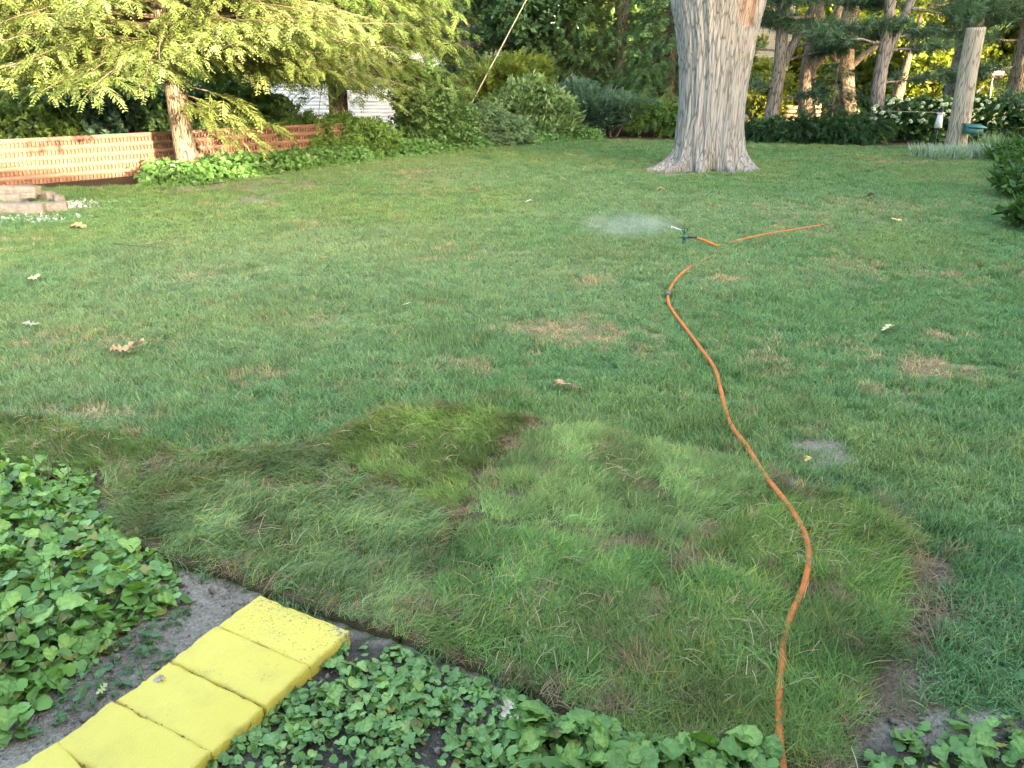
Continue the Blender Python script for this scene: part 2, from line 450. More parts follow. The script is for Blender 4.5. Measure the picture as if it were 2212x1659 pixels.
HOSE_PX = [(1700, 1760, 0), (1690, 1659, 1), (1684, 1600, 1), (1682, 1530, 1), (1686, 1460, 1), (1693, 1390, 1), (1708, 1330, 1), (1735, 1270, 1), (1747, 1210, 1), (1740, 1158, 1), (1715, 1110, 1),
           (1688, 1072, 1), (1660, 1038, 1), (1638, 1005, 1), (1610, 960, 1), (1583, 925, 1), (1568, 890, 1), (1556, 840, 1), (1543, 795, 1), (1515, 755, 1), (1482, 710, 1), (1459, 680, 1), (1444, 655, 1),
           (1444, 634, 1), (1454, 612, 1), (1471, 592, 1), (1500, 572, .55), (1543, 552, .5), (1586, 530, .3), (1625, 508, .3), (1662, 492, .7), (1711, 475, 0), (1752, 466, 0), (1800, 470, 0), (1812, 478, 0), (1776, 486, .8),
           (1740, 492, 1), (1690, 500, 1), (1639, 509, 1), (1600, 518, .8), (1567, 527, .4), (1548, 530, 1)]
sodall = np.vstack(list(SOD.values()))


def on_sod(x, y):
    r = np.zeros(np.shape(x), bool)
    for P in SOD.values(): r |= inpoly(x, y, P)
    return r


hose_ctrl = []
for a, b, vis in HOSE_PX:
    p = G(a, b)
    z = 0.004 + 0.036 * vis + (0.022 if b > 1010 else -.010)
    p = G(a, b, z)
    hose_ctrl.append(p)
hose_ctrl.append(G(1528, 522, 0.085)); hose_ctrl.append(G(1506, 514, 0.115))
HOSE = spline(hose_ctrl, 10)
hose_vis = np.repeat([v for _, _, v in HOSE_PX] + [1], 10)
hose_vis = np.r_[hose_vis, [1] * (len(HOSE) - len(hose_vis))]
HOSE_SEEN = HOSE + (hose_vis < .6)[:, None] * 50.0
# the left bed edge and the far bed edge
BED = gp([(-300, 420), (330, 402), (440, 402), (600, 378), (850, 346), (1100, 318), (1310, 302), (1480, 306), (1640, 311), (1900, 318), (1990, 318), (2212, 330), (2500, 340), (2500, 250), (-300, 250)])


def wear(x, y):
    """0..1 straw and soil amounts at ground positions"""
    st = np.zeros(np.shape(x)); so = np.zeros(np.shape(x))
    n = fbm(x * 3.1, y * 3.1, 3)
    n2 = fbm(x * 9, y * 9, 8)
    for cx, cy, ex, ey, s, k in SPOTW:
        d = np.sqrt(((x - cx) / ex) ** 2 + ((y - cy) / ey) ** 2) + (n - .5) * 1.3 + (n2 - .5) * 1.1
        w = np.clip((1.15 - d) / 0.5, 0, 1) * s
        if k: so = np.maximum(so, w)
        else: st = np.maximum(st, w)
    st = np.maximum(st, np.clip((fbm(x * .9, y * .9, 21) - .6) * 4, 0, .3) * np.clip((n2 - .35) * 4, 0, 1))
    return st, so


def lawn_tint(x, y):
    a = fbm(x * .55, y * .55, 1); b = fbm(x * 2.2, y * 2.2, 5); c = fbm(x * .25, y * .25, 9)
    base = np.array([0.128, 0.235, 0.094]); yel = np.array([0.170, 0.255, 0.094]); blu = np.array([0.105, 0.218, 0.098]); pal = np.array([0.225, 0.30, 0.165])
    w1 = np.clip((a - .45) * 4, 0, 1)[:, None]; w2 = np.clip((b - .5) * 4, 0, 1)[:, None]; w3 = np.clip((c - .45) * 3, 0, 1)[:, None]
    t = base * (1 - w1) + yel * w1
    t = t * (1 - w2 * .6) + blu * w2 * .6
    t = t * (1 - w3 * .55) + pal * w3 * .55
    return t


# ------------------------------------------------------------------ the ground
gx = np.unique(np.round(np.concatenate([np.arange(-45, -3.2, .6), np.arange(-3.2, 3.21, .045), np.arange(3.5, 45.1, .6)]), 4))
gx = np.unique(np.round(np.concatenate([gx, np.arange(-11, 15, .22)]), 4))
gy = np.unique(np.round(np.concatenate([np.arange(-12, 1, 1.0), np.arange(1, 5, .045), np.arange(5, 27, .2), np.arange(27, 90, 1.5)]), 4))
X, Y = np.meshgrid(gx, gy)
xf, yf = X.ravel(), Y.ravel()
soil_in = inpoly(xf, yf, SOIL) | inpoly(xf, yf, SOIL_R)
st, so = wear(xf, yf)
bed_in = inpoly(xf, yf, BED)
lt = lawn_tint(xf, yf) * 0.6
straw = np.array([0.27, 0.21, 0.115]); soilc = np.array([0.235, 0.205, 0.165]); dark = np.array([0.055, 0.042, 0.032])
t = lt * (1 - st[:, None]) + straw * .75 * st[:, None]
t = t * (1 - so[:, None]) + (soilc * .95) * so[:, None]
sn = fbm(xf * 5, yf * 5, 31)
sc_ = soilc[None] * (0.62 + .75 * sn[:, None])
dark_soil = (inpoly(xf, yf, gp([(560, 1500), (760, 1370), (1000, 1470), (1400, 1700), (2300, 1560), (2300, 2300), (300, 2300), (480, 1640)])))[:, None]  # zone at the front and right where the soil colour is darker
sc_ = np.where(dark_soil, sc_ * .36, sc_)
sc_ = np.where(inpoly(xf, yf, SOIL_R)[:, None], sc_ * [.62, .54, .46], sc_)
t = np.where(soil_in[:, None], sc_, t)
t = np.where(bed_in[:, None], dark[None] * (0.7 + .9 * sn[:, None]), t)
far = (yf > 27) & ~bed_in
t[far] = np.array([0.05, 0.10, 0.03])
z = (fbm(xf * .35, yf * .35, 12) - .5) * 0.05 * np.clip(np.hypot(xf, yf - 2) / 8 - .4, 0, 1)
z = z + np.where(soil_in, (fbm(xf * 6, yf * 6, 14, 5) - .5) * .04 + (vn(xf * 27, yf * 27, 4) - .5) * .018, 0)
z = np.where(on_sod(xf, yf), -0.01, z)
nx, ny = len(gx), len(gy)
ii = (np.arange(ny - 1)[:, None] * nx + np.arange(nx - 1)[None, :]).ravel()
F = np.stack([ii, ii + 1, ii + nx + 1, ii + nx], -1)
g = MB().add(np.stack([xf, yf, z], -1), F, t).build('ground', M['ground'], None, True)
tag(g, kind='structure')
hz = MB().add([(-700, -700, -.12), (700, -700, -.12), (700, 900, -.12), (-700, 900, -.12)], [(0, 1, 2, 3)], (.05, .09, .03)).build('terrain', M['ground'])
tag(hz, kind='structure')
rd = MB().add([(-60, 36.5, .02), (60, 39.5, .02), (60, 46.5, .02), (-60, 43.5, .02)], [(0, 1, 2, 3)]).build('road', M['asphalt'])
tag(rd, kind='structure')

# ------------------------------------------------------------------ grass
rng = np.random.RandomState(11)


def blade_clump(name, n, rad, h, hvar, lean, comb, width, straw_frac=0.05, segs=3):
    """n tapered blades; comb>0 leans all blades toward +X"""
    mb = MB()
    for i in range(n):
        r = rad * math.sqrt(rng.rand()); a = rng.rand() * 2 * PI
        bx, by = r * math.cos(a), r * math.sin(a)
        hh = h * (1 - hvar + 2 * hvar * rng.rand())
        da = rng.normal(0, .85) if comb else rng.rand() * 2 * PI
        ln = lean * (0.35 + rng.rand())
        dx, dy = math.cos(da), math.sin(da)
        px_, py_ = -dy, dx
        V = []
        w = width * (.7 + .6 * rng.rand())
        tw = rng.uniform(-.6, .6)
        for s in range(segs + 1):
            u = s / segs
            out = hh * ln * (u ** 1.6)
            zz = hh * (u - .42 * min(ln, 1.6) * u * u * .8)
            ww = w * (1 - u * .75) if s < segs else 0
            cx, cy = bx + dx * out, by + dy * out
            ox, oy = (px_ * math.cos(tw) + dx * math.sin(tw)) * ww / 2, (py_ * math.cos(tw) + dy * math.sin(tw)) * ww / 2
            if s < segs: V += [(cx - ox, cy - oy, zz), (cx + ox, cy + oy, zz)]
            else: V += [(cx, cy, zz)]
        Fc = [(2 * s, 2 * s + 1, 2 * s + 3, 2 * s + 2) for s in range(segs - 1)] + [(2 * segs - 2, 2 * segs - 1, 2 * segs)]
        b = .62 + .76 * rng.rand()
        tc = np.array([b, b, b * rng.uniform(.8, 1.1)])
        if rng.rand() < straw_frac: tc = np.array([2.3, 1.5, 1.15]) * rng.uniform(.7, 1.1)
        mb.add(V, Fc, tc)
    o = mb.build(name, M['grass'])
    COL.objects.unlink(o)
    return o


def proto_collection(name, objs):
    c = bpy.data.collections.new(name)
    for o in objs: c.objects.link(o)
    return c


PROTO_LAWN = proto_collection('lawn_tufts', [blade_clump('tuft_%d' % k, 46, .06, .052, .4, .75, 0, .0042, .05) for k in range(5)])
PROTO_SOD = proto_collection('sod_tufts', [blade_clump('sod_tuft_%d' % k, 60, .055, .066, .45, 1.1, 1, .0034, .06, 4) for k in range(5)])
PROTO_DRY = proto_collection('dry_tufts', [blade_clump('dry_tuft_%d' % k, 30, .06, .06, .5, 1.5, 0, .0036, .0, 3) for k in range(3)])


def scatter_group(coll):
    ng = bpy.data.node_groups.new('scatter_' + coll.name, 'GeometryNodeTree')
    ng.interface.new_socket('Geometry', in_out='INPUT', socket_type='NodeSocketGeometry')
    ng.interface.new_socket('Geometry', in_out='OUTPUT', socket_type='NodeSocketGeometry')
    N, L = ng.nodes, ng.links
    gi, go = N.new('NodeGroupInput'), N.new('NodeGroupOutput')
    ci = N.new('GeometryNodeCollectionInfo'); ci.inputs[0].default_value = coll
    ci.inputs['Separate Children'].default_value = True; ci.inputs['Reset Children'].default_value = True
    ip = N.new('GeometryNodeInstanceOnPoints'); ip.inputs['Pick Instance'].default_value = True
    def na(nm, ty):
        n = N.new('GeometryNodeInputNamedAttribute'); n.data_type = ty; n.inputs['Name'].default_value = nm
        return n.outputs[0]
    L.new(gi.outputs[0], ip.inputs['Points'])
    L.new(ci.outputs[0], ip.inputs['Instance'])
    L.new(na('pick', 'INT'), ip.inputs['Instance Index'])
    L.new(na('spin', 'FLOAT_VECTOR'), ip.inputs['Rotation'])
    L.new(na('size', 'FLOAT_VECTOR'), ip.inputs['Scale'])
    L.new(ip.outputs[0], go.inputs[0])
    return ng


SG = {c.name: scatter_group(c) for c in (PROTO_LAWN, PROTO_SOD, PROTO_DRY)}


def scatter(name, pts, spin, size, tint, coll, parent=None):
    me = bpy.data.meshes.new(name)
    n = len(pts)
    me.vertices.add(n)
    me.vertices.foreach_set('co', pts.astype(np.float32).ravel())
    a = me.attributes.new('pick', 'INT', 'POINT'); a.data.foreach_set('value', rng.randint(0, len(coll.objects), n).astype(np.int32))
    a = me.attributes.new('spin', 'FLOAT_VECTOR', 'POINT'); a.data.foreach_set('vector', spin.astype(np.float32).ravel())
    a = me.attributes.new('size', 'FLOAT_VECTOR', 'POINT'); a.data.foreach_set('vector', size.astype(np.float32).ravel())
    a = me.attributes.new('tint', 'FLOAT_COLOR', 'POINT'); a.data.foreach_set('color', np.concatenate([tint, np.ones((n, 1))], 1).astype(np.float32).ravel())
    o = bpy.data.objects.new(name, me)
    COL.objects.link(o)
    if parent: o.parent = parent
    md = o.modifiers.new('scatter', 'NODES'); md.node_group = SG[coll.name]
    return o


def lawn_points():
    out = []
    for y0, y1, dens in ((1.6, 4.5, 420), (4.5, 7, 380), (7, 10.5, 300), (10.5, 15, 200), (15, 20, 130), (20, 27.5, 90)):
        w0 = y1 * .70 + 1.2
        n = int((y1 - y0) * 2 * w0 * dens)
        p = np.stack([rng.uniform(-w0, w0, n), rng.uniform(y0, y1, n)], -1)
        out.append(p)
    return np.vstack(out)


MAPLE = G(1540, 366)
p = lawn_points()
x, y = p[:, 0], p[:, 1]
keep = ~on_sod(x, y) & ~inpoly(x, y, SOIL) & ~inpoly(x, y, BED)
keep &= ~(inpoly(x, y, SOIL_R) & (rng.rand(len(x)) < .8))
keep &= np.hypot(x - MAPLE[0], y - MAPLE[1] - .3) > .95
x, y = x[keep], y[keep]
st, so = wear(x, y)
hd = np.full(len(x), 9.0)
for a_ in range(60, len(HOSE) - 1):
    if hose_vis[a_] > .5: hd = np.minimum(hd, np.hypot(x - HOSE[a_, 0], y - HOSE[a_, 1]))
k2 = (rng.rand(len(x)) > so * .93) & (rng.rand(len(x)) > st * .55) & (hd > .008 + .025 * rng.rand(len(x)))
x, y, st = x[k2], y[k2], st[k2]
dist = np.hypot(x, y)
n = len(x)
hgt = (0.75 + .7 * fbm(x * 1.3, y * 1.3, 40)) * (1 - .55 * st) * rng.uniform(.75, 1.2, n)
tall = np.clip((fbm(x * 1.7, y * 1.7, 55) - .58) * 7, 0, 1)
hgt = hgt * .86 * (1 + .35 * tall)
sxy = (1 + np.clip(dist - 6, 0, 30) * .05) * rng.uniform(.85, 1.2, n)
tn = lawn_tint(x, y) * rng.uniform(.75, 1.25, n)[:, None]
tn = tn * (1 - .12 * tall[:, None])
isst = rng.rand(n) < st * .9
tn[isst] = np.array([0.34, 0.285, 0.165]) * rng.uniform(.7, 1.25, isst.sum())[:, None]
dryp = rng.rand(n) < .05
tn[dryp & ~isst] = np.array([0.24, 0.23, 0.12])
gl = scatter('lawn_grass', np.stack([x, y, np.full(n, -.002)], -1), np.stack([rng.normal(0, .12, n), rng.normal(0, .12, n), rng.uniform(0, 2 * PI, n)], -1),
             np.stack([sxy, sxy, hgt * (1 + np.clip(dist - 8, 0, 20) * .012)], -1), tn, PROTO_LAWN)
tag(gl, 'short mown green lawn grass across the shaded yard', 'grass', kind='stuff')

# weeds and thin grass on the soil strip at the right and stray tufts on the bare soil
n = 260
q = np.stack([rng.uniform(1.4, 2.6, n), rng.uniform(1.9, 3.9, n)], -1)
q = q[inpoly(q[:, 0], q[:, 1], SOIL_R)]
n = len(q)
o = scatter('dry_grass', np.stack([q[:, 0], q[:, 1], np.zeros(n)], -1), np.stack([rng.normal(0, .3, n), rng.normal(0, .3, n), rng.uniform(0, 6.28, n)], -1),
            np.stack([rng.uniform(.8, 1.5, n)] * 2 + [rng.uniform(.3, .8, n)], -1), np.array([.26, .205, .125]) * rng.uniform(.6, 1.2, n)[:, None], PROTO_DRY)
tag(o, 'dry brown grass on the bare soil strip beside the new sod', 'grass', kind='stuff')

# ------------------------------------------------------------------ laid pieces of sod
SODINFO = {   # comb direction (deg), jitter, tint, length, label
    'A': (195, .5, (0.080, 0.128, 0.034), .95, 'dark olive combed sod piece at the left edge above the leafy bed'),
    'B': (-35, .6, (0.108, 0.160, 0.060), .9, 'wide grey-green sod piece running down to the far yellow block'),
    'C': (200, .45, (0.105, 0.158, 0.040), .9, 'olive yellow sod piece at the back peak of the new turf'),
    'D': (25, .5, (0.115, 0.176, 0.058), .85, 'pale green sod piece along the back edge beside the hose'),
    'E': (22, .35, (0.085, 0.140, 0.034), 1.0, 'dark green sod piece forming the back corner to the right of the hose'),
    'F': (40, .6, (0.088, 0.155, 0.044), .95, 'middle green sod piece with brown seams in front of the violets'),
    'G': (28, .4, (0.082, 0.145, 0.038), 1.05, 'front sod piece under the hose by the bottom edge'),
}
hoseg = HOSE[:140]
for key, P in SOD.items():
    ang, jit, tcol, ln, lab = SODINFO[key]
    c = P.mean(0)
    root = empty('sod_piece', (c[0], c[1], 0), lab, 'sod', 'laid sod pieces')
    # slab with an uneven edge
    ring = []
    for a, b in zip(P, np.roll(P, -1, 0)):
        m = max(2, int(np.linalg.norm(b - a) / .05))
        for k in range(m): ring.append(a + (b - a) * k / m)
    ring = np.array(ring)
    nrm = ring - c
    ring = ring + nrm / np.linalg.norm(nrm, axis=1)[:, None] * ((vn(ring[:, 0] * 9, ring[:, 1] * 9, 3) - .5) * .03)[:, None]
    m = len(ring)
    loc = ring - c
    V = np.vstack([np.c_[loc, np.full(m, -.02)], np.c_[loc, np.full(m, .028)], np.c_[loc * .97, np.full(m, .036)], [[0, 0, .036]]])
    Fq = [(k, (k + 1) % m, m + (k + 1) % m, m + k) for k in range(m)] + [(m + k, m + (k + 1) % m, 2 * m + (k + 1) % m, 2 * m + k) for k in range(m)]
    Ft = [(2 * m + k, 2 * m + (k + 1) % m, 3 * m) for k in range(m)]
    mb = MB(); mb.add(V, Fq + Ft)
    mb.build('soil_mat', M['sod_soil'], root)
    # blades
    lo, hi = P.min(0), P.max(0)
    near = 820 if key in 'FG' else 680
    nn = int((hi[0] - lo[0]) * (hi[1] - lo[1]) * near)
    q = np.stack([rng.uniform(lo[0], hi[0], nn), rng.uniform(lo[1], hi[1], nn)], -1)
    q = q[inpoly(q[:, 0], q[:, 1], P)]
    ed = polydist(q[:, 0], q[:, 1], P)
    hd = pathdist(q[:, 0], q[:, 1], hoseg)
    bald = fbm(q[:, 0] * 4, q[:, 1] * 4, 61)
    k3 = (hd > .004 + .02 * rng.rand(len(q))) & (rng.rand(len(q)) < np.where(ed < .03, .55, 1)) & (rng.rand(len(q)) > np.clip((bald - .68) * 6, 0, .6))
    q, ed, hd = q[k3], ed[k3], hd[k3]
    n = len(q)
    sw = (fbm(q[:, 0] * 2.4, q[:, 1] * 2.4, 70 + ord(key)) - .5) * 6.5
    az = math.radians(ang) + sw * jit + rng.normal(0, .5, n)
    tn = np.array(tcol) * 1.5 * np.clip(1.0 + 1.6 * (fbm(q[:, 0] * 3.6, q[:, 1] * 3.6, 77) - .5), .45, 1.7)[:, None] * rng.uniform(.75, 1.25, n)[:, None]
    # noise above paints light and dark waves of laid blades; olive patches here
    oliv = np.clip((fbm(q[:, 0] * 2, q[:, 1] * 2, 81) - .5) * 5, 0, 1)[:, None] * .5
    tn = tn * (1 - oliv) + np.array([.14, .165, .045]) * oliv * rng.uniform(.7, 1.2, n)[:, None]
    pe = np.clip(1 - ed / .075, 0, 1) * .6 * (vn(q[:, 0] * 5, q[:, 1] * 5, 9) > .42)
    brown = (rng.rand(n) < pe) | (rng.rand(n) < .035)
    tn[brown] = np.array([.27, .20, .125]) * rng.uniform(.55, 1.15, brown.sum())[:, None]
    L_ = ln * rng.uniform(.75, 1.15, n) * np.where(ed < .05, .8, 1)
    pts = np.c_[q - c, np.full(n, .032)]
    gb = scatter('grass_blades', pts, np.stack([rng.normal(0, .15, n), rng.normal(.1, .15, n), az], -1), np.stack([L_, L_, L_ * rng.uniform(.7, 1.05, n)], -1), tn, PROTO_SOD, root)
    tag(gb, kind='stuff')

# ------------------------------------------------------------------ leaf / spray templates (length 1 along +X, normal +Z)
def heart_leaf(cup=.25, w=.5, notch=.14, wav=0.0, seed=0, scal=.03, n=2):
    """round heart-shaped leaf with a scalloped edge, folded along the midrib; tip at x=1"""
    r = random.Random(seed)
    ctl = np.array([(.0, .0), (-notch, .16), (-notch * .8, .36), (.06, .54), (.26, .60), (.48, .55), (.68, .40), (.86, .19), (1.0, 0)])
    ctl[:, 1] *= w / .55
    q = spline(ctl, n)[1:-1]
    m = len(q)
    C_ = [(u, 0, -.16 * u * u) for u in np.linspace(0, 1, 6)]
    def edge(sg):
        out = []
        for i, (x, yv) in enumerate(q):
            k = 1 + scal * (1 if i % 2 else -1)
            out.append((x, sg * yv * k, -.16 * x * x + cup * abs(yv) * (1 - .6 * abs(yv)) + wav * math.sin(i * 1.7 + seed + sg)))
        return out
    V = C_ + edge(1) + edge(-1)
    F = []
    for sg, off in ((1, 6), (-1, 6 + m)):
        for i in range(m - 1):
            x = (q[i][0] + q[i + 1][0]) / 2
            c = int(np.clip(round(x * 5), 0, 5)); c2 = int(np.clip(round((q[i + 1][0] + (q[i + 2][0] if i + 2 < m else 1)) / 2 * 5), 0, 5))
            f = (c, off + i, off + i + 1); F.append(f[::-1] if sg > 0 else f)
            if c2 != c: 
                f = (c, off + i + 1, c2); F.append(f[::-1] if sg > 0 else f)
        f = (5, off + m - 1, 4); 
        f = (0, off, 1) if False else f
        F.append(f if sg < 0 else f[::-1])
    return np.array(V, float), F


def diamond(cx, cy, cz, dirx, diry, dirz, ln, w, roll):
    d = np.array([dirx, diry, dirz], float); d /= np.linalg.norm(d)
    s = np.cross(d, [0, 0, 1.]); 
    if np.linalg.norm(s) < 1e-3: s = np.array([1., 0, 0])
    s /= np.linalg.norm(s); nn = np.cross(s, d)
    s2 = s * math.cos(roll) + nn * math.sin(roll)
    c = np.array([cx, cy, cz])
    n2 = np.cross(s2, d)
    return [c, c + d * ln * .45 + s2 * w / 2 + n2 * .06 * ln, c + d * ln, c + d * ln * .45 - s2 * w / 2 + n2 * .06 * ln]


def tpl_broad(seed, n=8, ln=.5, w=.26):
    r = random.Random(seed); V, F = [], []
    for i in range(n):
        a = r.uniform(0, 2 * PI); e = r.uniform(-.5, .7)
        b = len(V)
        V += diamond(r.uniform(-.28, .28), r.uniform(-.28, .28), r.uniform(-.15, .15), math.cos(a), math.sin(a), e, ln * r.uniform(.7, 1.2), w * r.uniform(.8, 1.2), r.uniform(-.9, .9))
        F.append((b, b + 1, b + 2, b + 3))
    return np.array(V), np.array(F)


def tpl_hem(seed, pairs=7):
    r = random.Random(seed); V, F = [], []
    for i in range(pairs):
        u = (i + .5) / pairs
        for s in (-1, 1):
            a = s * r.uniform(.7, 1.05)
            b = len(V)
            V += diamond(u * .92, 0, -.22 * u * u, math.cos(a), math.sin(a), -.25 * u + r.uniform(-.2, .1), (.37 - .22 * u) * r.uniform(.8, 1.15), .082, r.uniform(-.6, .6))
            F.append((b, b + 1, b + 2, b + 3))
    b = len(V)
    V += diamond(0, 0, 0, 1, 0, -.1, 1.02, .07, 0); F.append((b, b + 1, b + 2, b + 3))
    return np.array(V), np.array(F)


def tpl_pine(seed, n=16):
    r = random.Random(seed); V, F = [], []
    for i in range(n):
        a = r.uniform(0, 2 * PI); sp = r.uniform(.25, .95)
        b = len(V)
        V += diamond(r.uniform(-.3, .1), 0, 0, 1 - sp * .55, math.cos(a) * sp, math.sin(a) * sp, r.uniform(.6, 1), .058, r.uniform(-1.5, 1.5))
        F.append((b, b + 1, b + 2, b + 3))
    return np.array(V), np.array(F)


def tpl_feather(seed, pairs=8):
    """upswept feathery juniper spray"""
    r = random.Random(seed); V, F = [], []
    for i in range(pairs):
        u = (i + .3) / pairs
        for s in (-1, 1):
            a = s * r.uniform(.4, .75); b = len(V)
            V += diamond(u * .85, 0, .15 * u * u, math.cos(a), math.sin(a), r.uniform(-.1, .35), (.36 - .16 * u) * r.uniform(.8, 1.2), .06, r.uniform(-1, 1))
            F.append((b, b + 1, b + 2, b + 3))
    return np.array(V), np.array(F)


T_BROAD = [tpl_broad(k) for k in range(4)]
T_BIG = [tpl_broad(10 + k, 6, .75, .3) for k in range(3)]
T_SMALL = [tpl_broad(20 + k, 10, .36, .2) for k in range(3)]
T_HEM = [tpl_hem(k) for k in range(4)]
T_PINE = [tpl_pine(k) for k in range(3)]
T_FEA = [tpl_feather(k) for k in range(3)]


def basis(fwd, up):
    f = fwd / (np.linalg.norm(fwd, axis=1)[:, None] + 1e-9)
    s = np.cross(up, f); s /= np.linalg.norm(s, axis=1)[:, None] + 1e-9
    u = np.cross(f, s)
    return np.stack([f, s, u], -1)          # columns


def place(mb, tpls, pos, R, scale, tint, r=rng):
    pos = np.asarray(pos)
    pick = r.randint(0, len(tpls), len(pos))
    for k, (V, F) in enumerate(tpls):
        m = pick == k
        if not m.any(): continue
        n = m.sum()
        W = np.einsum('nij,vj->nvi', R[m], V) * scale[m][:, None, None] + pos[m][:, None, :]
        T = np.repeat(tint[m][:, None, :], len(V), 1)
        F = np.asarray(F)
        FF = F[None] + (np.arange(n) * len(V))[:, None, None]
        mb.add(W.reshape(-1, 3), FF.reshape(-1, F.shape[1]), T.reshape(-1, 3))


def rnd_unit(n, r=rng):
    v = r.normal(size=(n, 3))
    return v / np.linalg.norm(v, axis=1)[:, None]


def blob_points(blobs, n, r, clumps=26, spread=.3, shell=.55):
    """points through ellipsoids, gathered in clumps near the surface; returns positions and outward directions"""
    vol = np.array([b[1][0] * b[1][1] * b[1][2] for b in blobs]) ** .75
    cnt = (vol / vol.sum() * n).astype(int)
    Ps, Ds = [], []
    for (c, rad), k in zip(blobs, cnt):
        c = np.array(c, float); rad = np.array(rad, float)
        cd = rnd_unit(clumps, r); cr = shell + (1 - shell) * r.rand(clumps)
        cc = cd * cr[:, None]
        idx = r.randint(0, clumps, k)
        q = cc[idx] + r.normal(0, spread * .5, (k, 3))
        fill = r.rand(k) < .3
        q[fill] = rnd_unit(fill.sum(), r) * (r.rand(fill.sum()) ** .33)[:, None]
        ln = np.linalg.norm(q, axis=1)
        over = ln > 1.12
        q[over] *= (1.12 / ln[over])[:, None]
        Ps.append(c + q * rad); Ds.append(q / (np.linalg.norm(q, axis=1)[:, None] + 1e-6))
    return np.vstack(Ps), np.vstack(Ds)


def foliage(name, blobs, n, tpls, size, tint, mat, parent, seed, clumps=26, spread=.3, shell=.55, var=.3, tipvar=None, zmin=.02, orient='out'):
    r = np.random.RandomState(seed)
    P, Dv = blob_points(blobs, n, r, clumps, spread, shell)
    ok = P[:, 2] > zmin
    P, Dv = P[ok], Dv[ok]
    m = len(P)
    if orient == 'out': f = Dv + r.normal(0, .6, (m, 3)); up = np.tile([0, 0, 1.], (m, 1)) + r.normal(0, .5, (m, 3))
    elif orient == 'up': f = Dv * [1, 1, .3] + np.array([0, 0, .45]) + r.normal(0, .35, (m, 3)); up = np.tile([0, 0, 1.], (m, 1)) + r.normal(0, .4, (m, 3))
    else: f = Dv * [1, 1, .25] + np.array([0, 0, -.25]) + r.normal(0, .35, (m, 3)); up = np.tile([0, 0, 1.], (m, 1)) + r.normal(0, .3, (m, 3))
    t = np.array(tint) * (1 + var * (r.rand(m) * 2 - 1))[:, None]
    cl = fbm(P[:, 0] * 1.5 + P[:, 2], P[:, 1] * 1.5 + P[:, 2] * .7, seed)
    t = t * (.75 + .5 * cl)[:, None]
    if tipvar is not None:
        k = r.rand(m) < .28
        t[k] = np.array(tipvar) * (1 + var * (r.rand(k.sum()) * 2 - 1))[:, None]
    mb = MB()
    place(mb, tpls, P, basis(f, up), size * r.uniform(.7, 1.25, m), t, r)
    return mb.build(name, mat, parent)


def wobble_tube(mb, a, b, r0, r1, seed, n=8, seg=7, amp=.06, bow=0):
    r = np.random.RandomState(seed)
    a, b = np.array(a, float), np.array(b, float)
    u = np.linspace(0, 1, n)[:, None]
    P = a + (b - a) * u
    L_ = np.linalg.norm(b - a)
    P[1:-1] += r.normal(0, amp * L_ * .15, (n - 2, 3))
    P[:, 2] += bow * L_ * np.sin(u[:, 0] * PI)
    rr = (r0 + (r1 - r0) * u[:, 0]) * (1 + r.normal(0, .05, n))
    mb.tube(P, rr, seg)
    return P


def trunk_mesh(path, radii, nseg, seed, ridge=.05, root=0.0, freq=7, rings=26):
    """tapered trunk with a lumpy ridged surface and a root flare"""
    path = spline(path, max(2, rings // (len(path) - 1)))
    m = len(path)
    u = np.linspace(0, 1, m)
    rad = np.interp(u, np.linspace(0, 1, len(radii)), radii)
    th = np.arange(nseg) / nseg * 2 * PI
    TH, U = np.meshgrid(th, u)
    zz = path[:, 2][:, None] + 0 * TH
    nz = fbm(np.cos(TH) * freq * .5 + 20, np.sin(TH) * freq * .5 + 20 + zz * .35, seed, 4) - .5
    fl = root * np.exp(-np.clip(zz - path[0, 2], 0, 9) / (radii[0] * 1.3)) * (0.55 + .45 * np.sin(TH * 4 + seed) + .3 * np.sin(TH * 7 + 1.3 * seed))
    RR = rad[:, None] * (1 + ridge * 4 * nz + fl)
    V = np.stack([path[:, 0][:, None] + RR * np.cos(TH), path[:, 1][:, None] + RR * np.sin(TH), zz], -1).reshape(-1, 3)
    i = np.arange(m - 1)[:, None] * nseg; j = np.arange(nseg)[None]; k = (j + 1) % nseg
    F = np.stack([i + j, i + k, i + nseg + k, i + nseg + j], -1).reshape(-1, 4)
    mb = MB(); mb.add(V, F)
    top = len(V); mb.add([path[-1]], [])
    idx = (m - 1) * nseg + np.arange(nseg)
    mb.f[3].append(np.stack([idx, np.roll(idx, -1), np.full(nseg, top)], -1))
    return mb


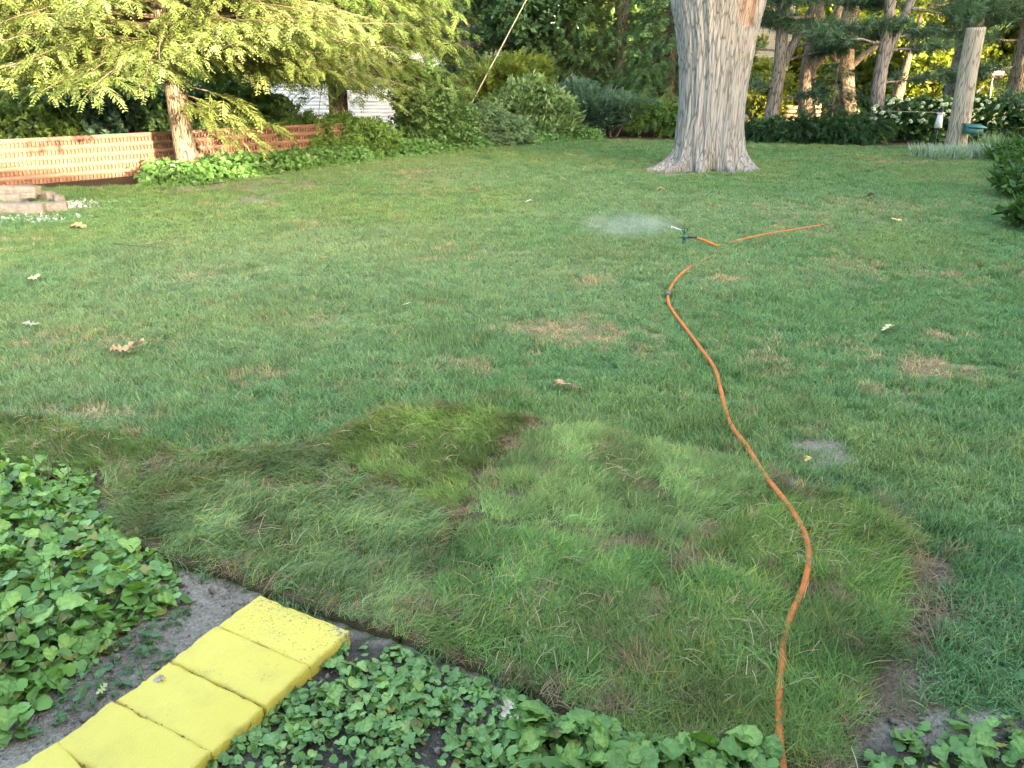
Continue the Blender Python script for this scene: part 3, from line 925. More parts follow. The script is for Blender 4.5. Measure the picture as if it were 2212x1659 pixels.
# ------------------------------------------------------------------ conifers with layered sprays
def conifer(name, label, base, height, R, trunk_r, zmin, nbr, seed, tint, tip, lean=(0, 0), droop=.3, spray=.36, bark='brown_bark', cat='tree', twigs=13, dens=1.0, top_taper=.8, azlim=None, bare=0, low=.0, lowz=3.2, boughs=()):
    r = np.random.RandomState(seed)
    base = np.array(base, float)
    root = empty(name, tuple(base), label, cat)
    path = [(0, 0, -.1), (lean[0] * .3, lean[1] * .3, height * .3), (lean[0] * .7, lean[1] * .7, height * .65), (lean[0], lean[1], height)]
    trunk_mesh(path, [trunk_r * 1.12, trunk_r * .9, trunk_r * .55, .03], 26, seed, .05, .35, 9, 30).build('trunk', M[bark], root, True)
    br, sp, sd, su, ss = MB(), [], [], [], []
    for i in range(nbr + len(boughs)):
        u = ((i + r.rand()) / nbr) ** 1.25
        z0 = zmin + (height * .97 - zmin) * u
        if r.rand() < low: z0 = zmin + lowz * r.rand()
        hi_ = z0 > zmin + 4.0
        if hi_ and r.rand() < .4: continue
        az = r.uniform(0, 2 * PI) if azlim is None else r.uniform(*azlim)
        L_ = R * (1 - top_taper * (z0 / height)) * r.uniform(.72, 1.12)
        fr = z0 / height
        bgh = boughs[i - nbr] if i >= nbr else None
        if bgh: z0, az, L_ = bgh[0][2], bgh[1], bgh[2]; fr = z0 / height
        c0 = np.array([np.interp(fr, [0, .3, .65, 1], [q[0] for q in path]), np.interp(fr, [0, .3, .65, 1], [q[1] for q in path]), z0])
        d = np.array([math.cos(az), math.sin(az), 0]); s = np.array([-d[1], d[0], 0])
        rise = r.uniform(.02, .2)
        tt = np.linspace(0, 1, 7)
        side = r.normal(0, .08) * L_
        B = c0 + d * (tt * L_)[:, None] + s * (side * tt ** 2)[:, None]
        B[:, 2] += (0 if bgh else rise) * L_ * tt - (bgh[3] if bgh else droop + r.normal(0, .06)) * L_ * tt ** 2
        B[:, 2] = np.maximum(B[:, 2], .25 + .2 * r.rand())
        br.tube(B, np.linspace(.008 + .006 * L_, .003, 7), 5, caps=False)
        nt = int(twigs * (.5 + .5 * L_ / R)) + (8 if bgh else 0)
        for k in range(nt):
            t = .22 + .78 * (k + r.rand()) / nt
            p0 = np.array([np.interp(t, tt, B[:, q]) for q in range(3)])
            tl = (.42 * L_ * (1 - t) + .28) * r.uniform(.6, 1.1)
            sg = 1 if k % 2 else -1
            ta = r.uniform(.55, 1.0) * sg
            td = d * math.cos(ta) + s * math.sin(ta)
            ns = max(2, int(tl / (.15 / dens) * (.5 if hi_ else 1)))
            for q in range(ns):
                w = (q + .5) / ns
                pp = p0 + td * tl * w
                pp[2] -= .28 * tl * w * w + .02 * r.rand()
                a2 = r.uniform(-.9, .9)
                f = td * math.cos(a2) + np.array([-td[1], td[0], 0]) * math.sin(a2)
                f[2] = -.25 - .35 * w + r.normal(0, .15)
                sp.append(pp); sd.append(f); su.append((r.normal(0, .3), r.normal(0, .3), 1)); ss.append(spray * r.uniform(.7, 1.2) * (1.4 if hi_ else 1))
        sp.append(B[-1]); sd.append(d + [0, 0, -.5]); su.append((0, 0, 1)); ss.append(spray)
    for i in range(bare):
        az = r.uniform(PI * 1.05, PI * 1.95); z0 = r.uniform(zmin, zmin + 2.5); L_ = R * r.uniform(.35, .95)
        d = np.array([math.cos(az), math.sin(az), 0]); tt = np.linspace(0, 1, 6)
        B = np.array([0, 0, z0]) + d * (tt * L_)[:, None]; B[:, 2] += -.16 * L_ * tt ** 2 + r.normal(0, .03, 6)
        br.tube(B, np.linspace(.02, .004, 6), 5, caps=False)
        for k in range(5):
            t = r.uniform(.4, 1); p0 = np.array([np.interp(t, tt, B[:, q]) for q in range(3)]); a2 = r.uniform(-1, 1)
            f = np.array([d[0] * math.cos(a2) - d[1] * math.sin(a2), d[1] * math.cos(a2) + d[0] * math.sin(a2), r.uniform(-.5, .1)])
            br.tube(np.array([p0, p0 + f * .2, p0 + f * .45 + [0, 0, -.06]]), [.006, .004, .002], 4, caps=False)
    br.build('branches', M['twig'], root)
    sp, sd, su, ss = map(np.array, (sp, sd, su, ss))
    m = len(sp)
    cl = fbm(sp[:, 0] * .9 + sp[:, 2], sp[:, 1] * .9 + sp[:, 2] * .6, seed)
    t = np.array(tint) * (.75 + .5 * cl)[:, None] * r.uniform(.75, 1.25, m)[:, None]
    k = r.rand(m) < .35
    t[k] = np.array(tip) * r.uniform(.75, 1.25, k.sum())[:, None]
    mb = MB()
    place(mb, T_HEM, sp, basis(sd, su), ss, t, r)
    mb.build('crown', M['hemlock'], root)
    return root


def shrub(name, label, base, blobs, n, tpls, size, tint, seed, stems=7, tip=None, orient='out', clumps=26, spread=.3, shell=.55, mat='leaf', cat='shrub', stem_r=.018, group=None):
    base = np.array(base, float)
    root = empty(name, tuple(base), label, cat, group)
    if base[1] > 21 and abs(base[0]) < 6: root.scale = (1.1, 1.1, 1.1)
    r = np.random.RandomState(seed + 5)
    foliage('foliage', blobs, n, tpls, size, tint, M[mat], root, seed, clumps, spread, shell, .3, tip, .02, orient)
    sm = MB()
    for i in range(stems):
        c, rad = blobs[i % len(blobs)]
        a = (c[0] * .5 + r.normal(0, .1), c[1] * .5 + r.normal(0, .1), -.05)
        b = np.array(c) + rnd_unit(1, r)[0] * np.array(rad) * .7
        b[2] = max(b[2], .2)
        wobble_tube(sm, a, b, stem_r * r.uniform(.8, 1.4), .005, seed * 31 + i, 6, 5, .12)
    sm.build('stem', M['twig'], root)
    return root


# ------------------------------------------------------------------ brick garden wall with cored bricks
WA, WB = G(0, 406), G(620, 353)
wd = (WB - WA)[:2]; wd /= np.linalg.norm(wd)
w0 = WA[:2] - wd * 1.7
wlen = 46
BW = .2035
wall = empty('garden_wall', (w0[0], w0[1], 0), 'low red brick garden wall with rows of open holes behind the hemlock', 'wall')
wall.rotation_euler = (0, 0, math.atan2(wd[1], wd[0]))


def cored_brick():
    w, h, dp, rc = .2025, .092, .085, .05
    xs = [0]
    for k in range(3):
        c = (k + .5) * w / 3; xs += [c - .0245, c + .0245]
    xs.append(w)
    zs = [0, .007, .086, h]
    mb = MB()
    def quad(a, b, c, d): mb.add([a, b, c, d], [(0, 1, 2, 3)])
    for i in range(len(xs) - 1):
        for j in range(3):
            x0, x1, z0, z1 = xs[i], xs[i + 1], zs[j], zs[j + 1]
            if j == 1 and i % 2 == 1:
                c = .006
                quad((x0, 0, z0), (x1, 0, z0), (x1 - c, rc, z0 + c), (x0 + c, rc, z0 + c)); quad((x0, 0, z1), (x0 + c, rc, z1 - c), (x1 - c, rc, z1 - c), (x1, 0, z1))
                quad((x0, 0, z0), (x0 + c, rc, z0 + c), (x0 + c, rc, z1 - c), (x0, 0, z1)); quad((x1, 0, z0), (x1, 0, z1), (x1 - c, rc, z1 - c), (x1 - c, rc, z0 + c))
                quad((x0 + c, rc, z0 + c), (x1 - c, rc, z0 + c), (x1 - c, rc, z1 - c), (x0 + c, rc, z1 - c))
            else: quad((x0, 0, z0), (x1, 0, z0), (x1, 0, z1), (x0, 0, z1))
    quad((0, 0, 0), (0, 0, h), (0, dp, h), (0, dp, 0)); quad((w, 0, 0), (w, dp, 0), (w, dp, h), (w, 0, h))
    quad((0, 0, h), (w, 0, h), (w, dp, h), (0, dp, h)); quad((0, 0, 0), (0, dp, 0), (w, dp, 0), (w, 0, 0)); quad((0, dp, 0), (0, dp, h), (w, dp, h), (w, dp, 0))
    return mb.build('cored_brick', M['brick'], wall)


cb = cored_brick()
first = True
rr_ = random.Random(4)
for row in range(5):
    zr = .01 + row * .162
    for i in range(wlen):
        b = cb if first else cb.copy()
        if not first: COL.objects.link(b); b.parent = wall
        first = False
        b.location = (i * BW + (.03 if row % 2 else 0), rr_.uniform(-.002, .002), zr)
    band = MB()
    x_ = 0.0
    band.box(-.02, wlen * BW + .05, .004, .09, zr + .0925, zr + .1615)
    bo = band.build('plain_course', M['brick_band'], wall)
bk = MB().box(0, wlen * BW, .092, .19, 0, .80)
bk.build('backing_course', M['brick_band'], wall)
# return end of the wall beside the hedge
# ------------------------------------------------------------------ hemlock in front of the wall, and the one behind it
conifer('hemlock_tree', 'sunlit hemlock with low spreading branches in front of the brick wall', G(411, 388), 12.5, 5.0, .185, 2.0, 225, 3,
        (0.125, 0.165, 0.045), (0.20, 0.235, 0.085), lean=(-.2, 0), droop=.215, spray=.31, twigs=18, bare=4, low=.62, lowz=2.4, dens=1.3,
        boughs=[((.12, -.1, 1.55), -.15, 1.5, .62), ((.1, -.15, 1.5), -.55, 1.25, .6), ((.1, -.1, 1.7), .25, 1.7, .5), ])
conifer('hemlock_tree', 'drooping hemlock with leaning trunk behind the hedge, in front of the white house', D(735, 300, 22.6) * [1, 1, 0], 12.5, 4.6, .24, 2.05, 200, 8,
        (0.10, 0.155, 0.038), (0.16, 0.21, 0.06), lean=(.25, 0), droop=.30, spray=.40, twigs=15, low=.65, lowz=2.6)
# extra low shaded bough of the first hemlock hangs to the right of its trunk: part of its crown via droop

# plants behind the wall at the left
for px, yb, r_, h_, lab, tint, sd in (
        (30, 17.3, 1.5, 1.35, 'leafy yellow-green shrub behind the left end of the brick wall', (.11, .165, .04), 101),
        (165, 17.9, 1.35, 1.5, 'dark blue-green shrub behind the brick wall, second from the left edge', (.055, .105, .065), 102),
        (290, 18.6, 1.3, 1.4, 'dark leafy shrub behind the brick wall next to the hemlock trunk', (.07, .125, .04), 103),
        (500, 20.0, 1.3, 1.6, 'shrub behind the brick wall, right of the hemlock trunk', (.07, .13, .04), 104)):
    c = D(px, 250, yb)
    shrub('garden_shrub', lab, (c[0], yb, 0), [((0, 0, h_ * .55), (r_, .9, h_ * .6)), ((r_ * .5, .2, h_ * .4), (r_ * .7, .8, h_ * .45)), ((-r_ * .6, .1, h_ * .45), (r_ * .7, .8, h_ * .5))], 2600, T_BROAD, .3, tint, sd, tip=np.array(tint) * 1.5)

# ------------------------------------------------------------------ shrubs of the bed
def at(px, Y): return D(px, 250, Y)[0]


c = np.array([at(724, 19.45), 19.45, 0])
shrub('hedge_shrub', 'low clipped small-leaved hedge draped over the end of the brick wall', c, [((-.75, 0, .6), (.7, .5, .45)), ((0, .1, .5), (.9, .55, .5)), ((.8, .2, .5), (.7, .5, .42)), ((-.3, -.35, .28), (.9, .35, .26)), ((.55, -.2, .28), (.7, .35, .26))],
      5200, T_SMALL, .165, (.12, .215, .052), 201, 8, (.17, .28, .075), clumps=40, spread=.22, shell=.72)
c = np.array([at(925, 21.7), 21.7, 0])
shrub('tall_shrub', 'tall dark small-leaved shrub right of the clipped hedge', c, [((0, 0, .95), (.85, .7, .95)), ((.45, .1, .6), (.7, .6, .6)), ((-.25, 0, 1.2), (.6, .5, .55)), ((.1, -.2, .4), (.8, .5, .42))],
      5200, T_BROAD, .19, (.095, .18, .06), 202, 9, (.135, .23, .08), clumps=44)
c = np.array([at(1045, 23.2), 23.2, 0])
shrub('arching_shrub', 'arching grey-green fine-leaved shrub in the middle of the bed', c, [((-.4, 0, .5), (.8, .6, .5)), ((.45, 0, .4), (.85, .6, .38)), ((0, .2, .62), (.7, .6, .45)), ((.1, -.4, .22), (1.1, .4, .2))],
      5200, T_SMALL, .165, (.135, .22, .10), 203, 8, (.15, .23, .11), orient='droop', clumps=40, spread=.25)
c = np.array([at(1150, 25.0), 25.0, 0])
shrub('rhododendron', 'rhododendron with upright pale leaf rosettes beside the blue juniper', c, [((-.5, 0, .75), (.75, .7, .72)), ((.45, 0, .7), (.8, .7, .7)), ((0, .2, 1.15), (.6, .6, .5)), ((.1, -.35, .35), (1.15, .45, .35))],
      2700, T_BIG, .27, (.13, .22, .082), 204, 10, (.19, .27, .13), orient='up', clumps=60)
c = np.array([at(1085, 26.6), 26.6, 0])
shrub('spreading_yew', 'yellow-green spreading shrub with feathery tips under the guy rope', c, [((0, 0, 1.5), (1.1, .8, .55)), ((.6, 0, 1.75), (.8, .7, .45)), ((-.5, 0, 1.15), (.9, .7, .5)), ((.2, .1, .8), (1.1, .7, .7))],
      3600, T_HEM, .34, (.13, .19, .04), 205, 7, (.21, .25, .05), orient='up', mat='hemlock', clumps=30)
c = np.array([at(1305, 26.6), 26.6, 0])
shrub('juniper', 'blue-green feathery juniper spreading low in front of the dark conifers', c, [((-.3, 0, .85), (.85, .6, .32)), ((.5, 0, .75), (.95, .6, .28)), ((0, 0, .55), (.75, .5, .3)), ((-.75, 0, 1.15), (.45, .4, .26))],
      3000, T_FEA, .36, (.085, .165, .12), 206, 9, (.12, .21, .16), orient='up', mat='hemlock', clumps=30, stem_r=.03)
c = np.array([at(1440, 26.6), 26.6, 0])
shrub('small_hemlock', 'small bright green young hemlock standing left of the big tree', c, [((0, 0, .62), (1.15, .6, .25)), ((-.5, 0, .8), (.6, .5, .2)), ((.5, 0, .5), (.7, .5, .2))],
      1200, T_HEM, .4, (.10, .19, .05), 207, 6, (.16, .26, .06), orient='droop', mat='hemlock', stem_r=.03)

# ivy ground cover strip along the bed
def leaf_strip(name, label, edge_px, width, n, size, tint, seed, height=.22):
    r = np.random.RandomState(seed)
    E = np.array([G(a, b)[:2] for a, b in edge_px])
    seg = np.linalg.norm(np.diff(E, axis=0), axis=1); cum = np.r_[0, np.cumsum(seg)]
    s = r.uniform(0, cum[-1], n)
    q = np.stack([np.interp(s, cum, E[:, 0]), np.interp(s, cum, E[:, 1])], -1)
    tn = np.stack([np.interp(s + .1, cum, E[:, 0]), np.interp(s + .1, cum, E[:, 1])], -1) - q
    tn /= np.linalg.norm(tn, axis=1)[:, None] + 1e-9
    nrm = np.stack([-tn[:, 1], tn[:, 0]], -1)
    wv = r.rand(n)
    prof = np.minimum(1, wv * 5) * (.7 + .6 * fbm(q[:, 0] * 1.6, q[:, 1] * 1.6 + wv, seed))
    off = (vn(s * 1.2, s * 0, seed) - .5) * .35
    P = np.c_[q + nrm * (wv * width + off)[:, None], height * prof * r.uniform(.35, 1, n) + .02]
    f = np.c_[-nrm * .5, np.full(n, -.3)] + r.normal(0, .5, (n, 3)); up = np.tile([0, -.35, 1.], (n, 1)) + r.normal(0, .35, (n, 3))
    t = np.array(tint) * r.uniform(.65, 1.35, n)[:, None]
    mb = MB(); place(mb, LEAFT, P, basis(f, up), size * r.uniform(.6, 1.25, n), t, r)
    o = mb.build(name, M['violet_mass'])
    return tag(o, label, 'ground cover', kind='stuff')


hl = [heart_leaf(.25, .5, .14, 0, k) for k in range(2)]


def tri_t(V, F):
    o = []
    for f in F:
        if len(f) == 3: o.append(f)
        else: o += [(f[0], f[1], f[2]), (f[0], f[2], f[3])]
    return V, np.array(o)


LEAFT = [tri_t(*heart_leaf(.35, .48, .14, .03, 0, .03, 1)), tri_t(*heart_leaf(.1, .55, .18, .03, 1, .03, 1)), tri_t(*heart_leaf(.6, .42, .1, .03, 2, .03, 1))]
LEAF_LOW = [(np.array([(0, 0, 0), (.35, .42, .1), (1, 0, -.15), (.35, -.42, .1)], float), np.array([(0, 2, 1), (0, 3, 2)]))]
leaf_strip_t = LEAFT
LEAFT = LEAF_LOW + LEAF_LOW
leaf_strip('ground_cover_leaves', 'green ivy ground cover strip along the edge of the shrub bed', [(300, 404), (440, 401), (600, 377), (850, 345), (980, 331), (1100, 318), (1210, 309), (1315, 303)], 1.25, 17000, .11, (.095, .20, .055), 301, .34)

# right side: shrub mass along the edge
rs = [(G(2215, 430), .75, .55), (G(2235, 500), .6, .5), (G(2225, 380), .8, .5), (G(2200, 352), .9, .45)]
for i, (c, w_, h_) in enumerate(rs):
    lab = ['leafy green bush at the right edge of the lawn, middle of three', 'nearest leafy bush at the right edge of the lawn', 'dark leafy bush at the right edge below the striped grass', 'low dark bush behind the other right edge bushes'][i]
    shrub('border_bush', lab, (c[0] + .35, c[1], 0), [((0, 0, h_ * .5), (w_, w_, h_ * .55)), ((.5, .2, h_ * .7), (w_ * .9, w_, h_ * .7))], 1500, T_BIG, .24, (.05, .11, .025), 320 + i, 5, (.075, .15, .03))

# ------------------------------------------------------------------ the big maple
def maple():
    root = empty('maple_tree', tuple(MAPLE), 'massive grey maple trunk with flared roots standing on the lawn', 'tree')
    Y0 = MAPLE[1]
    prof = [(378, 1455, 1612), (366, 1457, 1609), (350, 1458, 1606), (330, 1461, 1603), (300, 1464, 1601), (250, 1471, 1603), (200, 1473, 1608), (150, 1473, 1617), (100, 1470, 1626), (50, 1464, 1637), (0, 1455, 1650)]
    zs, cx, rd_ = [], [], []
    for py, a, b in prof:
        A, B = D(a, py, Y0), D(b, py, Y0)
        zs.append(max(A[2], -.08)); cx.append((A[0] + B[0]) / 2 - MAPLE[0]); rd_.append((B[0] - A[0]) / 2)
    zs[0] = -.08
    zs += [zs[-1] + .9, zs[-1] + 1.8]; cx += [cx[-1] + .02, cx[-1] + .02]; rd_ += [rd_[-1] * 1.06, rd_[-1] * .95]
    zs, cx, rd_ = map(np.array, (zs, cx, rd_))
    nseg, m = 240, 160
    z = np.concatenate([np.linspace(-.08, .5, 50), np.linspace(.5, zs[-1], m - 50 + 1)[1:]])
    RZ = np.interp(z, zs, rd_); CZ = np.interp(z, zs, cx)
    RZ = np.convolve(np.pad(RZ, 4, 'edge'), np.ones(9) / 9, 'valid'); CZ = np.convolve(np.pad(CZ, 4, 'edge'), np.ones(9) / 9, 'valid')
    th = np.arange(nseg) / nseg * 2 * PI
    TH, Z = np.meshgrid(th, z)
    front = -PI / 2
    A_ = (TH - front + PI) % (2 * PI) - PI          # 0 faces the viewer, negative to the left
    # big flutes
    fl = -.085 * np.exp(-((A_ + .42 + .05 * Z) / .11) ** 2) - .055 * np.exp(-((A_ - .12 - .04 * Z) / .09) ** 2) - .05 * np.exp(-((A_ + .85) / .12) ** 2) - .03 * np.exp(-((A_ - .7) / .1) ** 2)
    fl += .03 * np.sin(TH * 5 + .6) + .015 * np.sin(TH * 9 + Z * .4)
    # buttress roots
    rt = np.exp(-np.clip(Z, 0, 9) / .17) + .35 * np.exp(-np.clip(Z, 0, 9) / .45)
    rootf = rt * (.70 * np.exp(-((A_ + 1.45) / .2) ** 2) + .34 * np.exp(-((A_ + .95) / .15) ** 2) + .24 * np.exp(-((A_ - .28) / .11) ** 2) + .42 * np.exp(-((A_ - 1.35) / .19) ** 2) + .24 * np.exp(-((A_ + .42) / .13) ** 2) + .32 * np.exp(-((A_ - .82) / .14) ** 2) + .3 * np.exp(-((np.abs(A_) - 2.6) / .3) ** 2))
    rootf -= rt * .12 * (np.exp(-((A_ + .08) / .1) ** 2) + np.exp(-((A_ - .55) / .07) ** 2) + np.exp(-((A_ + .68) / .07) ** 2))
    rootf = rootf * (.75 + .5 * fbm(TH * 6, Z * 3, 91))
    # bark plates: long vertical ridges
    w1 = TH * 30 / (2 * PI) + 2.2 * (fbm(TH * 1.1 + 3, Z * .55, 4) - .5) + 1.1 * (fbm(TH * 3, Z * 1.6, 14) - .5)
    rid = np.abs(((w1 * 1.7) % 1.0) - .5) * 2
    w2 = w1 * 3.1 + 2.0 * fbm(TH * 4, Z * 2.2, 6)
    rid2 = np.abs((w2 % 1.0) - .5) * 2
    brk = fbm(TH * 9, Z * 5, 24)
    hgt = .034 * rid ** .7 * (.4 + brk) + .011 * rid2 * (.4 + brk) + .010 * (fbm(TH * 14, Z * 7, 33) - .5)
    # scar hollow and bare wood patch near the top
    scar = np.exp(-((A_ + .30) / .075) ** 4) * np.clip((Z - 2.6) / .2, 0, 1)
    bare = np.exp(-((A_ - .52) / .2) ** 4) * np.clip((Z - 2.72 - .9 * (A_ - .6) ** 2) / .06, 0, 1)
    R_ = RZ[:, None] * (1 + fl + rootf) + hgt * (1 - bare) * (1 - .3 * scar) - .045 * bare - .05 * scar
    V = np.stack([CZ[:, None] + R_ * np.cos(TH), R_ * np.sin(TH) * .95, Z], -1)
    low = Z < .06
    V[..., 2] = np.where(low, V[..., 2], V[..., 2])
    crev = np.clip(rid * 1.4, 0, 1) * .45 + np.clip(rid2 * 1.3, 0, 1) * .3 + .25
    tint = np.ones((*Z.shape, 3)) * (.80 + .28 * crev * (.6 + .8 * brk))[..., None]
    warm = np.clip((fbm(TH * 2.5, Z * 1.1, 41) - .52) * 5, 0, 1)[..., None]
    tint = tint * (1 - .10 * warm * np.array([.2, .7, 1.0]))
    tint = tint * (1 - bare[..., None]) + np.array([1.1, .88, .72]) * (.85 + .3 * fbm(TH * 20, Z * 1.2, 8))[..., None] * bare[..., None]
    rim = np.clip(bare * (1 - bare) * 4, 0, 1)[..., None]
    tint = tint * (1 - .4 * rim * np.array([.3, .8, 1]))
    moss = np.clip(rt * 1.2 - .25, 0, 1) * np.exp(-((A_ + .12) / .32) ** 2) * np.clip((fbm(TH * 12, Z * 9, 9) - .38) * 5, 0, 1)
    tint = tint * (1 - moss[..., None]) + np.array([.38, .42, .18]) * moss[..., None]
    i = np.arange(len(z) - 1)[:, None] * nseg; j = np.arange(nseg)[None]; k = (j + 1) % nseg
    F = np.stack([i + j, i + k, i + nseg + k, i + nseg + j], -1).reshape(-1, 4)
    MB().add(V.reshape(-1, 3), F, tint.reshape(-1, 3)).build('trunk', M['maple_bark'], root, True)
    # long surface root running to the left
    rp = np.array([(-.72, -.42, .10), (-.95, -.60, .05), (-1.2, -.78, .025), (-1.42, -.9, -.02)])
    lb = MB(); lb.tube(spline(rp, 6), np.linspace(.14, .03, 19), 12, (.8, .8, .8)); lb.build('surface_root', M['maple_bark'], root, True)
    zt = z[-1]
    lim = MB()
    tips = []
    for a, ln_, rise, r0, sd in ((2.7, 3.4, 5.0, .42, 1), (.3, 3.6, 5.0, .45, 2), (-1.6, 2.0, 6.0, .36, 3), (1.5, 2.8, 5.6, .36, 4)):
        s0 = np.array([CZ[-1] + .3 * math.cos(a), .3 * math.sin(a), zt - .35])
        e0 = s0 + np.array([math.cos(a) * ln_, math.sin(a) * ln_, rise])
        Pm = wobble_tube(lim, s0, e0, r0, .14, sd, 9, 14, .12, .05); tips.append(e0)
        for b in range(3):
            q = Pm[4 + b]; e1 = q + np.array([math.cos(a + (b - 1) * 1.1) * 2.2, math.sin(a + (b - 1) * 1.1) * 2.2, 1.8])
            wobble_tube(lim, q, e1, .12, .03, sd * 7 + b, 7, 7, .15); tips.append(e1)
    lo = lim.build('limbs', M['maple_bark'], root, True)
    blobs = [(tuple(t_ + [0, 0, .5]), (2.0, 2.0, 1.5)) for t_ in tips]
    foliage('crown', blobs, 4500, T_BROAD, .52, (.07, .13, .03), M['leaf'], root, 55, clumps=18)


maple()

# ------------------------------------------------------------------ centre conifers
G1, G2 = (.085, .16, .065), (.14, .235, .085)
conifer('dark_conifer', 'dark green conifer behind the rhododendron, left of the conifer group', (at(1225, 30.3), 30.3, 0), 12, 2.4, .2, .9, 105, 21, G1, (.125, .19, .06), droop=.35, spray=.42, twigs=11, top_taper=.55)
conifer('dark_conifer', 'dark green conifer in the middle of the group behind the blue juniper', (at(1335, 29.8), 29.8, 0), 13, 2.5, .2, 1.1, 110, 22, G1, G2, droop=.38, spray=.42, twigs=11, top_taper=.55)
conifer('dark_conifer', 'dark green conifer close behind the left side of the big trunk', (at(1440, 29.2), 29.2, 0), 13, 2.6, .2, .7, 120, 23, (.085, .165, .065), G2, droop=.4, spray=.42, twigs=11, top_taper=.55)

# ------------------------------------------------------------------ broadleaf trees
def broad_tree(name, label, base, h, r_, tint, seed, n=3600, trunk_r=.18, crown_z=.3, tip=None, size=.5, bark='brown_bark', tpls=None, group=None, low=0.0):
    base = np.array(base, float)
    root = empty(name, tuple(base), label, 'tree', group)
    r = np.random.RandomState(seed)
    trunk_mesh([(0, 0, -.1), (r.normal(0, .1), 0, h * .3), (r.normal(0, .2), r.normal(0, .2), h * .8)], [trunk_r * 1.15, trunk_r * .85, .04], 18, seed, .05, .3, 8, 18).build('trunk', M[bark], root, True)
    blobs = []
    lm = MB()
    for i in range(9):
        a = i * 2.4 + r.rand(); zc = h * (crown_z + (1 - crown_z) * (i + .5) / 9)
        rr2 = r_ * (1 - .6 * ((zc / h - crown_z) / (1 - crown_z)) ** 2)
        c = np.array([math.cos(a) * rr2 * .55, math.sin(a) * rr2 * .55, zc])
        blobs.append((tuple(c), (rr2 * .62, rr2 * .62, h * .12 + .4)))
        wobble_tube(lm, (0, 0, max(.5, zc - rr2 * .6)), c, trunk_r * .35, .02, seed * 13 + i, 6, 6, .1)
    lm.build('limbs', M[bark], root, True)
    foliage('crown', blobs, n, tpls or T_BROAD, size, tint, M['leaf'], root, seed, clumps=22, spread=.3, shell=.6, tipvar=tip)
    return root


def copy_tree(src, loc, rz, sc, label, group=None):
    def rec(o, par):
        c = o.copy(); COL.objects.link(c)
        if par is not None: c.parent = par
        for ch in o.children: rec(ch, c)
        return c
    r = rec(src, None)
    r.location = loc; r.rotation_euler = (0, 0, rz); r.scale = (sc, sc, sc)
    tag(r, label, None, group)
    return r


DK = (.075, .145, .06)
broad_tree('background_tree', 'dark shaded broadleaf tree behind the guy rope, left of the dark conifers', (at(1105, 31), 31, 0), 11, 3.2, DK, 401, 4200, .2, .12, size=.55)
yb = broad_tree('background_tree', 'bright yellow-green tree beyond the street at the far right edge', (at(2195, 36), 34.8, 0), 9, 3.0, (.17, .225, .03), 402, 4600, .2, .06, (.18, .20, .03), .5)
gb_ = broad_tree('background_tree', 'yellow-green sunlit tree beyond the street behind the leaning post', (at(2060, 38), 36, 0), 10, 3.2, (.15, .21, .03), 403, 4600, .2, .06, (.17, .195, .03), .5)
copy_tree(yb, (at(1945, 37), 37.5, 0), 2.1, 1.05, 'sunlit tree beyond the street between the forked pine and the leaning post')
copy_tree(gb_, (at(1820, 44), 48, 0), 1.0, 1.1, 'distant green tree far behind the two sunlit trunks')
copy_tree(yb, (at(1690, 40), 46, 0), 4.0, 1.1, 'distant green tree behind the left forked pine')
copy_tree(gb_, (at(1600, 50), 52, 0), 5.0, 1.2, 'distant tree hidden mostly behind the big trunk')
copy_tree(yb, (at(2330, 42), 44, 0), .7, 1.2, 'distant green tree at the far right behind the street sign')
bg = broad_tree('background_tree', 'tall green tree far behind the dark conifers', (at(1300, 50), 50, 0), 13, 4.2, (.10, .165, .045), 404, 4200, .25, .08, size=.7)
for px, yy, s, lab in ((1450, 54, 1.1, 'tall green tree far behind the conifer next to the big trunk'), (1040, 47, 1.1, 'tall green tree far behind the tall dark shrub'), (850, 50, 1.15, 'tall green tree behind the right end of the white house'),
                       (620, 46, 1.1, 'tall green tree behind the left end of the white house'), (380, 42, 1.1, 'tall green tree far behind the hemlock trunk'), (150, 38, 1.05, 'tall green tree far behind the left shrubs'), (-60, 34, 1.0, 'tall green tree at the far left behind the wall'), (2080, 58, 1.2, 'tall green tree farthest back beyond the leaning post'),
                       (1900, 60, 1.25, 'tall green tree farthest back beyond the right forked pine'), (2260, 60, 1.2, 'tall green tree farthest back at the right edge'), (1730, 62, 1.25, 'tall green tree farthest back beyond the left forked pine')):
    copy_tree(bg, (at(px, yy), yy, 0), px * .01, s, lab)

